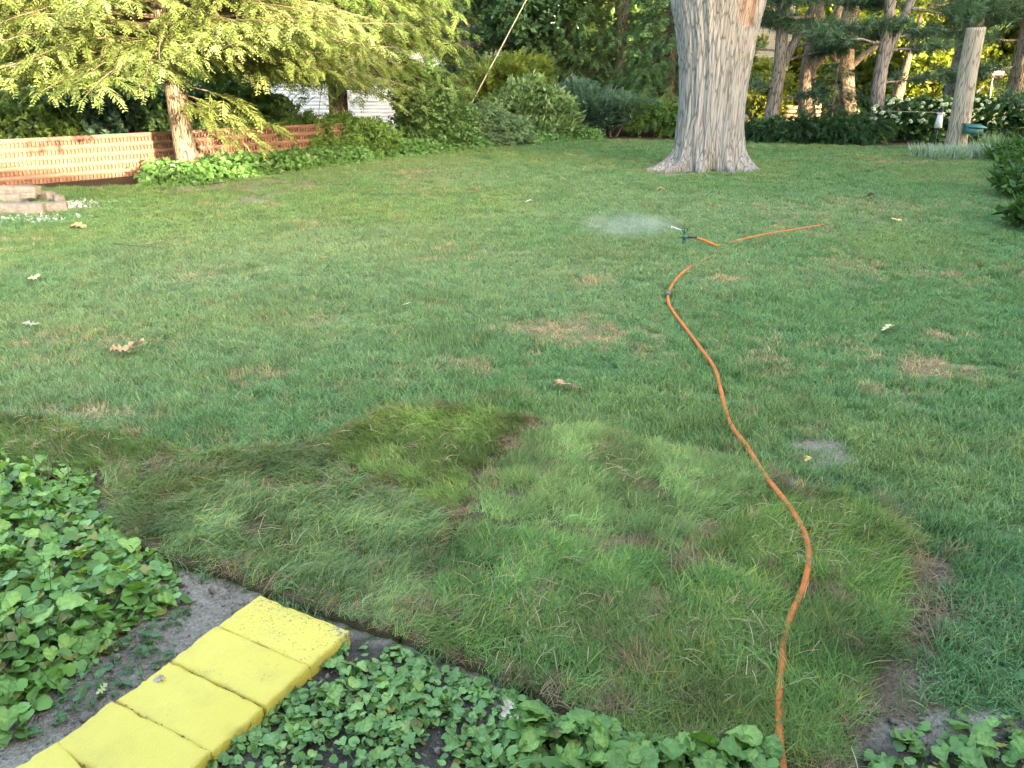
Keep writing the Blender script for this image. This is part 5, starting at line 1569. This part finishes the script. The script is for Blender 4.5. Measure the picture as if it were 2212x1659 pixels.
# ------------------------------------------------------------------ rough blocks (yellow pavers, grey ring stones)
def rough_block(name, dx, dy, dz, mat, parent, seed, amp=.004, cham=.008, nx_=16, ny_=12):
    """block with softened chipped edges: top at z=dz"""
    xs = np.r_[-dx / 2, -dx / 2 + cham, np.linspace(-dx / 2 + cham * 3, dx / 2 - cham * 3, nx_), dx / 2 - cham, dx / 2]
    ys = np.r_[-dy / 2, -dy / 2 + cham, np.linspace(-dy / 2 + cham * 3, dy / 2 - cham * 3, ny_), dy / 2 - cham, dy / 2]
    Xg, Yg = np.meshgrid(xs, ys)
    ex = np.minimum(Xg + dx / 2, dx / 2 - Xg); ey = np.minimum(Yg + dy / 2, dy / 2 - Yg)
    e = np.minimum(ex, ey)
    Zg = dz - cham * .8 * np.clip(1 - e / cham, 0, 1) ** 1.5 + (fbm(Xg * 18, Yg * 18, seed) - .5) * amp
    chip = np.clip((fbm(Xg * 30, Yg * 30, seed + 5) - .55) * 6, 0, 1) * np.clip(1 - e / (cham * 2.2), 0, 1)
    Zg -= chip * amp * 1.6
    Xo = Xg + (vn(Yg * 25, Xg * 9, seed) - .5) * amp * 1.2; Yo = Yg + (vn(Xg * 25, Yg * 9, seed + 2) - .5) * amp * 1.2
    V = np.stack([Xo, Yo, Zg], -1).reshape(-1, 3)
    a, b_ = len(xs), len(ys)
    i = (np.arange(b_ - 1)[:, None] * a + np.arange(a - 1)[None]).ravel()
    F = np.stack([i, i + 1, i + a + 1, i + a], -1)
    mb = MB(); mb.add(V, F)
    ring = list(range(a)) + [k * a + a - 1 for k in range(1, b_)] + [(b_ - 1) * a + k for k in range(a - 2, -1, -1)] + [k * a for k in range(b_ - 2, 0, -1)]
    n_ = len(ring)
    lay = [ring]
    for lv in (.5, 0.0):
        W_ = V[ring].copy(); W_[:, 2] = W_[:, 2] * lv - (.03 if lv == 0 else 0)
        W_[:, :2] *= 1 + (vn(W_[:, 0] * 40, W_[:, 1] * 40 + lv * 7, seed)[:, None] - .5) * .02
        s0_ = mb.n; mb.add(W_, []); lay.append(list(range(s0_, s0_ + n_)))
    for l0, l1 in zip(lay[:-1], lay[1:]):
        l0, l1 = np.array(l0), np.array(l1)
        mb.f[4].append(np.stack([l1, np.roll(l1, -1), np.roll(l0, -1), l0], -1))
    return mb.build(name, mat, parent, False)


zt_ = .055
A0, A3, B0 = G(561, 1284, zt_), G(251, 1513, zt_), G(754, 1362, zt_)
vdir = (A3 - A0)[:2]; vlen = np.linalg.norm(vdir); vdir /= vlen
stp = vlen / 3
udir = np.array([-vdir[1], vdir[0]]); 
if udir @ (B0 - A0)[:2] < 0: udir = -udir
uw = abs((B0 - A0)[:2] @ udir)
angp = math.atan2(vdir[1], vdir[0])
labs = ['farthest yellow painted block touching the sod, paint worn and gritty', 'second yellow painted block with one grey chipped spot', 'third yellow painted block, cleanest of the row', 'fourth yellow painted block near the bottom edge', 'nearest yellow painted block turned toward the lower left corner', 'yellow painted block mostly cut off by the lower left corner']
for k in range(6):
    wear_ = [.115, .075, .03, .02, .03, .02][k]
    if k < 4:
        c = A0[:2] + vdir * stp * (k + .5) + udir * (uw - [0, .004, .012, .02][k]) / 2
        a = angp + [0, .01, -.008, .012][k]
    elif k == 4:
        c = A0[:2] + vdir * (stp * 4 + .105) + udir * uw / 2 + np.array([-.035, -.004]); a = angp - .20
    else:
        c = A0[:2] + vdir * (stp * 5 + .10) + udir * uw / 2 + np.array([-.19, .05]); a = angp - .5
    o = rough_block('paver_block', stp - .002, uw, zt_ + .004 * math.sin(k * 2.1), yellow_paint('yellow_paint_%d' % k, wear_, k + 1), None, 40 + k, .007, .005)
    o.location = (c[0], c[1], 0); o.rotation_euler = (0, 0, a)
    tag(o, labs[k], 'paver', 'yellow painted path blocks')

# grey ring stones on the left
stones = [  # px, py(base), dx, dy, dz, rot, z, label
    (45, 466, .62, .22, .165, .06, 0, 'long grey block at the front of the stone ring'), (112, 461, .34, .2, .155, .42, 0, 'grey block at the right front corner of the stone ring'),
    (40, 437, .58, .2, .11, .02, .135, 'large grey block lying on top of the stone ring'), (62, 443, .22, .13, .05, .1, .135, 'small grey block resting on the front of the ring top'),
    (95, 434, .34, .16, .15, -.5, 0, 'grey block at the back right of the stone ring'), (124, 441, .18, .14, .14, -.9, 0, 'small grey block at the right end of the stone ring'), (-40, 462, .5, .22, .14, -.1, 0, 'grey block cut by the left edge of the picture'), (20, 440, .6, .2, .14, .05, 0, 'grey block under the top block at the back of the ring')]
for k, (px, py, dx_, dy_, dz_, rz, zz, lab) in enumerate(stones):
    p_ = G(px, py)
    o = rough_block('ring_stone', dx_, dy_, dz_, M['concrete'], None, 80 + k, .02, .018, 8, 5)
    o.location = (p_[0], p_[1] + dy_ / 2, zz); o.rotation_euler = (0, 0, rz)
    tag(o, lab, 'stone', 'stones of the fire ring')
# gravel and clods
ico_V = np.array([(0, 0, 1), (.9, 0, .4), (.28, .85, .45), (-.72, .53, .38), (-.72, -.53, .42), (.28, -.85, .38), (.72, .53, -.4), (-.28, .85, -.42), (-.9, 0, -.4), (-.28, -.85, -.4), (.72, -.53, -.42), (0, 0, -1)], float)
ico_F = np.array([(0, 1, 2), (0, 2, 3), (0, 3, 4), (0, 4, 5), (0, 5, 1), (1, 6, 2), (2, 7, 3), (3, 8, 4), (4, 9, 5), (5, 10, 1), (6, 7, 2), (7, 8, 3), (8, 9, 4), (9, 10, 5), (10, 6, 1), (11, 7, 6), (11, 8, 7), (11, 9, 8), (11, 10, 9), (11, 6, 10)])
PEB = []
for k in range(4):
    r_ = np.random.RandomState(k); PEB.append((ico_V * r_.uniform(.65, 1.2, (12, 1)) * [1, .8, .6], ico_F))


def pebbles(name, label, pts, size, mat, seed, cat):
    r = np.random.RandomState(seed); n = len(pts)
    mb = MB(); place(mb, PEB, pts, basis(rnd_unit(n, r), rnd_unit(n, r)), size * r.uniform(.4, 1.4, n), np.ones((n, 3)) * r.uniform(.6, 1.3, n)[:, None], r)
    return tag(mb.build(name, mat, None), label, cat, kind='stuff')


r_ = np.random.RandomState(6)
gv = []
for px, py, sx_, sy_, n in ((155, 446, .28, .22, 130), (0, 475, .5, .14, 130), (120, 470, .35, .08, 60), (185, 438, .35, .12, 50), (70, 446, .5, .2, 90), (40, 474, .5, .06, 60)):
    c = G(px, py); gv.append(np.c_[r_.normal(c[0], sx_, n), r_.normal(c[1], sy_, n), np.full(n, .012)])
pebbles('white_gravel', 'white gravel scattered round the grey stone ring', np.vstack(gv), .026, M['white_gravel'], 1, 'gravel')
n = 11000
cl = np.c_[r_.uniform(-2.4, 2.6, n), r_.uniform(1.3, 3.9, n)]
ok = (inpoly(cl[:, 0], cl[:, 1], SOIL) | inpoly(cl[:, 0], cl[:, 1], SOIL_R)) & (vn(cl[:, 0] * 3, cl[:, 1] * 3, 9) > .3)
cl = cl[ok]
pebbles('soil_crumbs', 'grey crumbs of dry soil on the bare bed', np.c_[cl, np.full(len(cl), .003)], .0075, M['soil_clod'], 2, 'soil')
ok = r_.rand(len(cl)) < .06
pebbles('soil_clods', 'larger grey soil clods along the yellow blocks', np.c_[cl[ok], np.full(ok.sum(), .006)], .017, M['soil_clod'], 3, 'soil')

n = 420
uu = r_.rand(n) ** 2.2; vv = r_.rand(n)
cr = A0[:2] + vdir * ((.012 + .19 * uu) * (stp / .2))[:, None] + udir * (.02 + (uw - .04) * np.clip(vv, 0, 1))[:, None]
pebbles('soil_specks', 'dark specks of soil scattered on the far yellow block', np.c_[cr, np.full(n, zt_ + .001)], .0017, M['soil_clod'], 5, 'soil')

jt = []
for k in range(1, 5):
    m_ = 70
    uu = r_.rand(m_)
    jt.append(np.c_[A0[:2] + vdir * (stp * k + r_.normal(0, .004, m_))[:, None] + udir * (uw * uu)[:, None], np.full(m_, zt_ - .006)])
pebbles('joint_grit', 'soil grit packed in the joints between the yellow blocks', np.vstack(jt), .0028, M['soil_clod'], 7, 'soil')

# ------------------------------------------------------------------ violets in the foreground
LEAFV = [heart_leaf(.4, .5, .16, .04, 0, .05), heart_leaf(.7, .46, .14, .045, 1, .04), heart_leaf(-.25, .54, .2, .04, 2, .05), heart_leaf(1.0, .48, .12, .04, 3), heart_leaf(.25, .46, .1, .05, 4, .09)]


def leaf_mesh(k, tint):
    V, F = LEAFV[k]
    tv = np.tile(np.array(tint, float), (len(V), 1)); tv[:6] *= [1.35, 1.2, 1.3]
    mb = MB(); mb.add(V, F, tv)
    o = mb.build('leaf', M['violet'], None, True)
    me = o.data
    bpy.data.objects.remove(o)
    return me


PAVE = gp([(561, 1284), (754, 1362), (300, 1760), (-250, 1900), (-250, 1640), (0, 1610), (129, 1596)])


def leafy_patch(name, label, zone, n_obj, n_mass, size, height, tint, seed, dens_fn=None, cat='plant', stuff_size=.75):
    r = np.random.RandomState(seed)
    Z_ = np.asarray(zone)
    c = Z_.mean(0)
    root = empty(name, (c[0], c[1], 0), label, cat)
    meshes = [leaf_mesh(k, tint) for k in range(len(LEAFV))]
    lo, hi = Z_.min(0), Z_.max(0)
    def sample(n, low=False):
        out = []
        while len(out) < n:
            q = r.uniform(lo, hi)
            if not inpoly(q[0:1], q[1:2], Z_)[0] or inpoly(q[0:1], q[1:2], PAVE)[0]: continue
            if dens_fn is not None and r.rand() > dens_fn(q[0], q[1]): continue
            ed = polydist(q[0:1], q[1:2], Z_)[0]
            hloc = height * min(1, .25 + ed / .3) * (.45 + .9 * float(fbm(np.array(q[0] * 3), np.array(q[1] * 3), seed)))
            out.append((q[0] - c[0], q[1] - c[1], hloc * (r.uniform(.05, .6) if low else r.uniform(.6, 1.1)) + .01))
        return np.array(out)
    P = sample(n_obj)
    stems = MB()
    tocam = -np.array([c[0], c[1]]); tocam /= np.linalg.norm(tocam)
    for p_ in P:
        o = bpy.data.objects.new('leaf', meshes[r.randint(len(meshes))])
        COL.objects.link(o); o.parent = root
        az = r.uniform(0, 2 * PI); til = r.normal(.25, .4)
        s = size * r.uniform(.5, 1.4)
        o.rotation_euler = (r.normal(0, .35), til, az)
        o.location = p_ - np.array([math.cos(az), math.sin(az), 0]) * s * .4
        o.scale = (s, s, s)
        b0 = np.array([p_[0] + r.normal(0, .03), p_[1] + r.normal(0, .03), 0]); b1 = np.array(o.location)
        stems.tube(np.array([b0, (b0 + b1) / 2 + [r.normal(0, .01), r.normal(0, .01), .01], b1]), [.0022, .0018, .0013], 4, (.10, .17, .05), caps=False)
    so_ = stems.build('stems', M['violet_mass'], root); so_['kind'] = 'stuff'
    if n_mass:
        Q = sample(n_mass, True)
        n = len(Q)
        f = np.c_[r.normal(0, 1, (n, 2)), r.normal(-.2, .3, n)]; up = np.c_[r.normal(0, .35, (n, 2)), np.ones(n)]
        mb = MB(); place(mb, leaf_strip_t, Q, basis(f, up), size * stuff_size * r.uniform(.5, 1.2, n), np.where(r.rand(n)[:, None] < .07, np.array([.30, .29, .07]), np.array(tint)) * r.uniform(.5, 1.2, n)[:, None], r)
        q_ = mb.build('small_leaves', M['violet_mass'], root); q_['kind'] = 'stuff'
    return root


zl = gp([(-420, 1010), (0, 975), (150, 1010), (210, 1040), (205, 1110), (270, 1150), (330, 1200), (395, 1270), (400, 1310), (320, 1340), (270, 1385), (215, 1430), (150, 1480), (90, 1530), (60, 1600), (0, 1620), (-420, 1700)])
leafy_patch('violet_patch', 'dense bright green leafy plants filling the left side of the foreground', zl, 300, 5000, .064, .17, (.16, .305, .06), 601)
zl2 = gp([(270, 1385), (400, 1300), (410, 1330), (370, 1420), (300, 1480), (150, 1560), (60, 1610), (90, 1530)])
leafy_patch('violet_seedlings', 'sparse small seedlings on the soil strip left of the yellow blocks', zl2, 60, 40, .028, .035, (.07, .15, .05), 602)
zr_ = gp([(640, 1440), (690, 1410), (760, 1385), (860, 1405), (985, 1455), (1150, 1520), (1290, 1605), (1340, 1680), (1300, 1900), (330, 1900), (430, 1640), (560, 1530)])


def dens_r(x, y):
    return .16 + .84 * float(vn(np.array(x * 7.5), np.array(y * 7.5), 6) > .33 + .33 * max(0, y - 1.95) / .4)


leafy_patch('violet_patch', 'violet plants on dark soil between the yellow blocks and the front of the sod', zr_, 300, 2500, .037, .05, (.165, .30, .078), 603, dens_r)
zb_ = gp([(1080, 1650), (1150, 1575), (1240, 1585), (1400, 1630), (1560, 1640), (1660, 1655), (1660, 1850), (1080, 1850)])
zbr = leafy_patch('violet_patch', 'larger violet leaves along the bottom edge in front of the sod and the hose', zb_, 120, 200, .066, .085, (.13, .25, .05), 604)
zbr.location.z = .055
zc_ = gp([(1850, 1660), (1960, 1570), (2100, 1560), (2230, 1570), (2350, 1640), (2350, 1900), (1800, 1900)])
leafy_patch('violet_patch', 'violet plants in the bottom right corner on dark soil', zc_, 110, 240, .05, .07, (.12, .24, .055), 605, lambda x, y: .35 + .65 * float(vn(np.array(x * 4), np.array(y * 4), 16) > .45))
zd_ = gp([(2180, 1480), (2215, 1440), (2400, 1440), (2400, 1600), (2215, 1570)])
leafy_patch('broadleaf_weed', 'scalloped leafy weed at the right edge above the corner violets', zd_, 26, 30, .07, .08, (.045, .115, .03), 606)
# columbine stalks with seed pods: a window reflection modelled as a solid plant
cb_ = G(110, 1075)
cbp = empty('reflected', tuple(cb_), 'thin columbine stalks with pale green seed pods above the left leafy patch, modelled from a window reflection', 'plant')
r_ = np.random.RandomState(12)
stm = MB()
for k in range(7):
    top = np.array([r_.uniform(-.22, .16), r_.uniform(-.05, .3), r_.uniform(.26, .40)])
    Pm = wobble_tube(stm, (r_.normal(0, .08), r_.normal(0, .06), 0), top, .0024, .0014, 80 + k, 6, 5, .12)
    for q in range(2):
        pod = MB(); e_ = top + np.array([r_.normal(0, .025), r_.normal(0, .02), .012])
        stm.tube(np.array([Pm[-2], e_]), [.0012, .001], 4, caps=False)
        for w in range(4):
            aa = w * PI / 2
            pod.tube(np.array([e_, e_ + [math.cos(aa) * .006, math.sin(aa) * .006, .012], e_ + [math.cos(aa) * .009, math.sin(aa) * .009, .026]]), [.002, .0034, .0012], 5, (.20, .24, .07), caps=False)
        pod.build('seed_pod', M['violet_mass'], cbp)
stm2 = stm
so_ = stm.build('stalks', M['twig'], cbp)

# ------------------------------------------------------------------ fallen leaves on the lawn
def oak_leaf(seed, lobes=4, curl=.3):
    r = random.Random(seed); n = 26
    V = [(.5, 0, .03)]
    for i in range(n):
        t = i / n * 2 * PI
        x = .5 - .5 * math.cos(t); side = math.sin(t)
        lob = .26 + .15 * math.sin(x * lobes * 2 * PI) * (1 if side > 0 else .9)
        V.append((x + r.uniform(-.03, .03), side * lob * (1.25 - .4 * abs(x - .5)) + r.uniform(-.03, .03), curl * (abs(side) * .25 + .18 * math.sin(x * 5 + seed)) + r.uniform(-.015, .03)))
    F = [(0, 1 + i, 1 + (i + 1) % n) for i in range(n)]
    return V, F


def fallen(label, bits, cat='leaf', name='fallen_leaf'):
    c = G(bits[0][0], bits[0][1])
    root = None
    if len(bits) > 1: root = empty(name, tuple(c), label, cat)
    for i, (px, py, s, tint, rz, curl) in enumerate(bits):
        V, F = oak_leaf(int(px * 7 + py), 4, curl)
        o = MB().add(V, F, tint).build('leaf' if root else name, M['dry'], root, True)
        p_ = G(px, py, .055)
        o.location = tuple(p_ - c) if root else tuple(p_)
        o.rotation_euler = (random.Random(px).uniform(-.25, .25), random.Random(py).uniform(-.3, .1), rz); s *= .85; o.scale = (s, s, s)
        if not root: tag(o, label, cat, 'fallen leaves')
    if root: tag(root, group='fallen leaves')


TAN, PALE, BRN = (.36, .26, .14), (.29, .30, .21), (.24, .15, .09)
fallen('pale grey-green oak leaf lying on the lawn near the left edge', [(48, 702, .15, PALE, .3, .4)])
fallen('curled cluster of tan dead leaves on the left of the lawn', [(240, 765, .15, TAN, .4, .9), (262, 757, .13, TAN, 1.0, 1.0), (285, 748, .15, (.55, .4, .22), -.3, .8), (305, 745, .12, TAN, .1, .6), (278, 762, .10, TAN, 2.0, .8)])
fallen('small brown dead leaf on the lawn at the far left', [(62, 605, .14, (.42, .33, .2), .6, .7)])
fallen('long dry strip of leaf on the lawn in front of the stone ring', [(150, 489, .26, TAN, .05, .4)])
fallen('flat mat of reddish brown dry clippings on the lawn before the new sod', [(1195, 833, .09, BRN, .1, .4), (1210, 836, .10, (.42, .27, .15), .6, .5), (1228, 836, .09, BRN, -.4, .5), (1215, 831, .08, (.45, .3, .17), 2.2, .4)], 'clippings', 'dry_clippings')
fallen('bright tan leaf on the lawn right of the hose end', [(1926, 475, .17, (.6, .45, .2), .1, .6)])
fallen('curled brown bark strip on the lawn right of the maple', [(1866, 425, .2, BRN, -.9, 1.2)], 'bark')
fallen('small reddish leaf on the lawn in front of the maple roots', [(1420, 408, .16, (.4, .2, .12), 0, .5)])
fallen('pale leaf on the lawn at the right below the hose end', [(1905, 712, .13, (.55, .5, .3), .2, .5)])
fallen('tiny pale leaf in the middle of the far lawn', [(1135, 435, .16, (.5, .45, .33), .3, .5)])
fallen('small tan leaf on the lawn left of the sprinkler mist', [(870, 660, .08, (.45, .42, .25), .3, .5)])
fallen('crumpled cream dead leaf among the violets at the bottom', [(1085, 1545, .06, (.55, .48, .36), .8, 1.2), (1100, 1552, .05, (.5, .42, .32), -.6, 1.0)])
fallen('yellowed leaf on the soil beside the yellow blocks', [(208, 1500, .05, (.4, .38, .16), .9, .7)])
fallen('pale fallen leaf edge beside the third yellow block', [(330, 1470, .045, (.4, .33, .25), .4, .6)])
fallen('yellow leaf scrap on the worn soil patch right of the hose', [(1740, 995, .05, (.5, .42, .15), .4, .6)])
# grey twig on the left lawn
tw = MB(); tw.tube(spline([G(244, 525, .05), G(300, 530, .06), G(360, 520, .07), G(392, 505, .09)], 6), np.linspace(.007, .003, 19), 6); tw.tube(spline([G(300, 530, .06), G(345, 534, .05), G(385, 529, .05)], 5), np.linspace(.005, .002, 11), 5)
tag(tw.build('fallen_twig', M['twig']), 'thin forked grey twig lying on the left lawn', 'twig')
# loose straw lying on the sod
r_ = np.random.RandomState(44)
stw = MB()
for k in range(420):
    P_ = list(SOD.values())[r_.randint(7)]; w_ = r_.dirichlet(np.ones(len(P_))); q = w_ @ P_ + r_.normal(0, .12, 2)
    if not on_sod(q[0:1], q[1:2])[0]: continue
    a = r_.uniform(0, 6.28); L_ = r_.uniform(.03, .11)
    p0 = np.array([q[0], q[1], .075 + r_.uniform(0, .03)]); d = np.array([math.cos(a), math.sin(a), r_.uniform(-.2, .2)])
    stw.tube(np.array([p0, p0 + d * L_ * .5 + [0, 0, .008], p0 + d * L_]), [.0012, .0013, .0008], 4, np.array([.38, .30, .17]) * r_.uniform(.7, 1.2), caps=False)
tag(stw.build('loose_straw', M['dry']), 'loose dry straw blades lying on the sod', 'straw', kind='stuff')
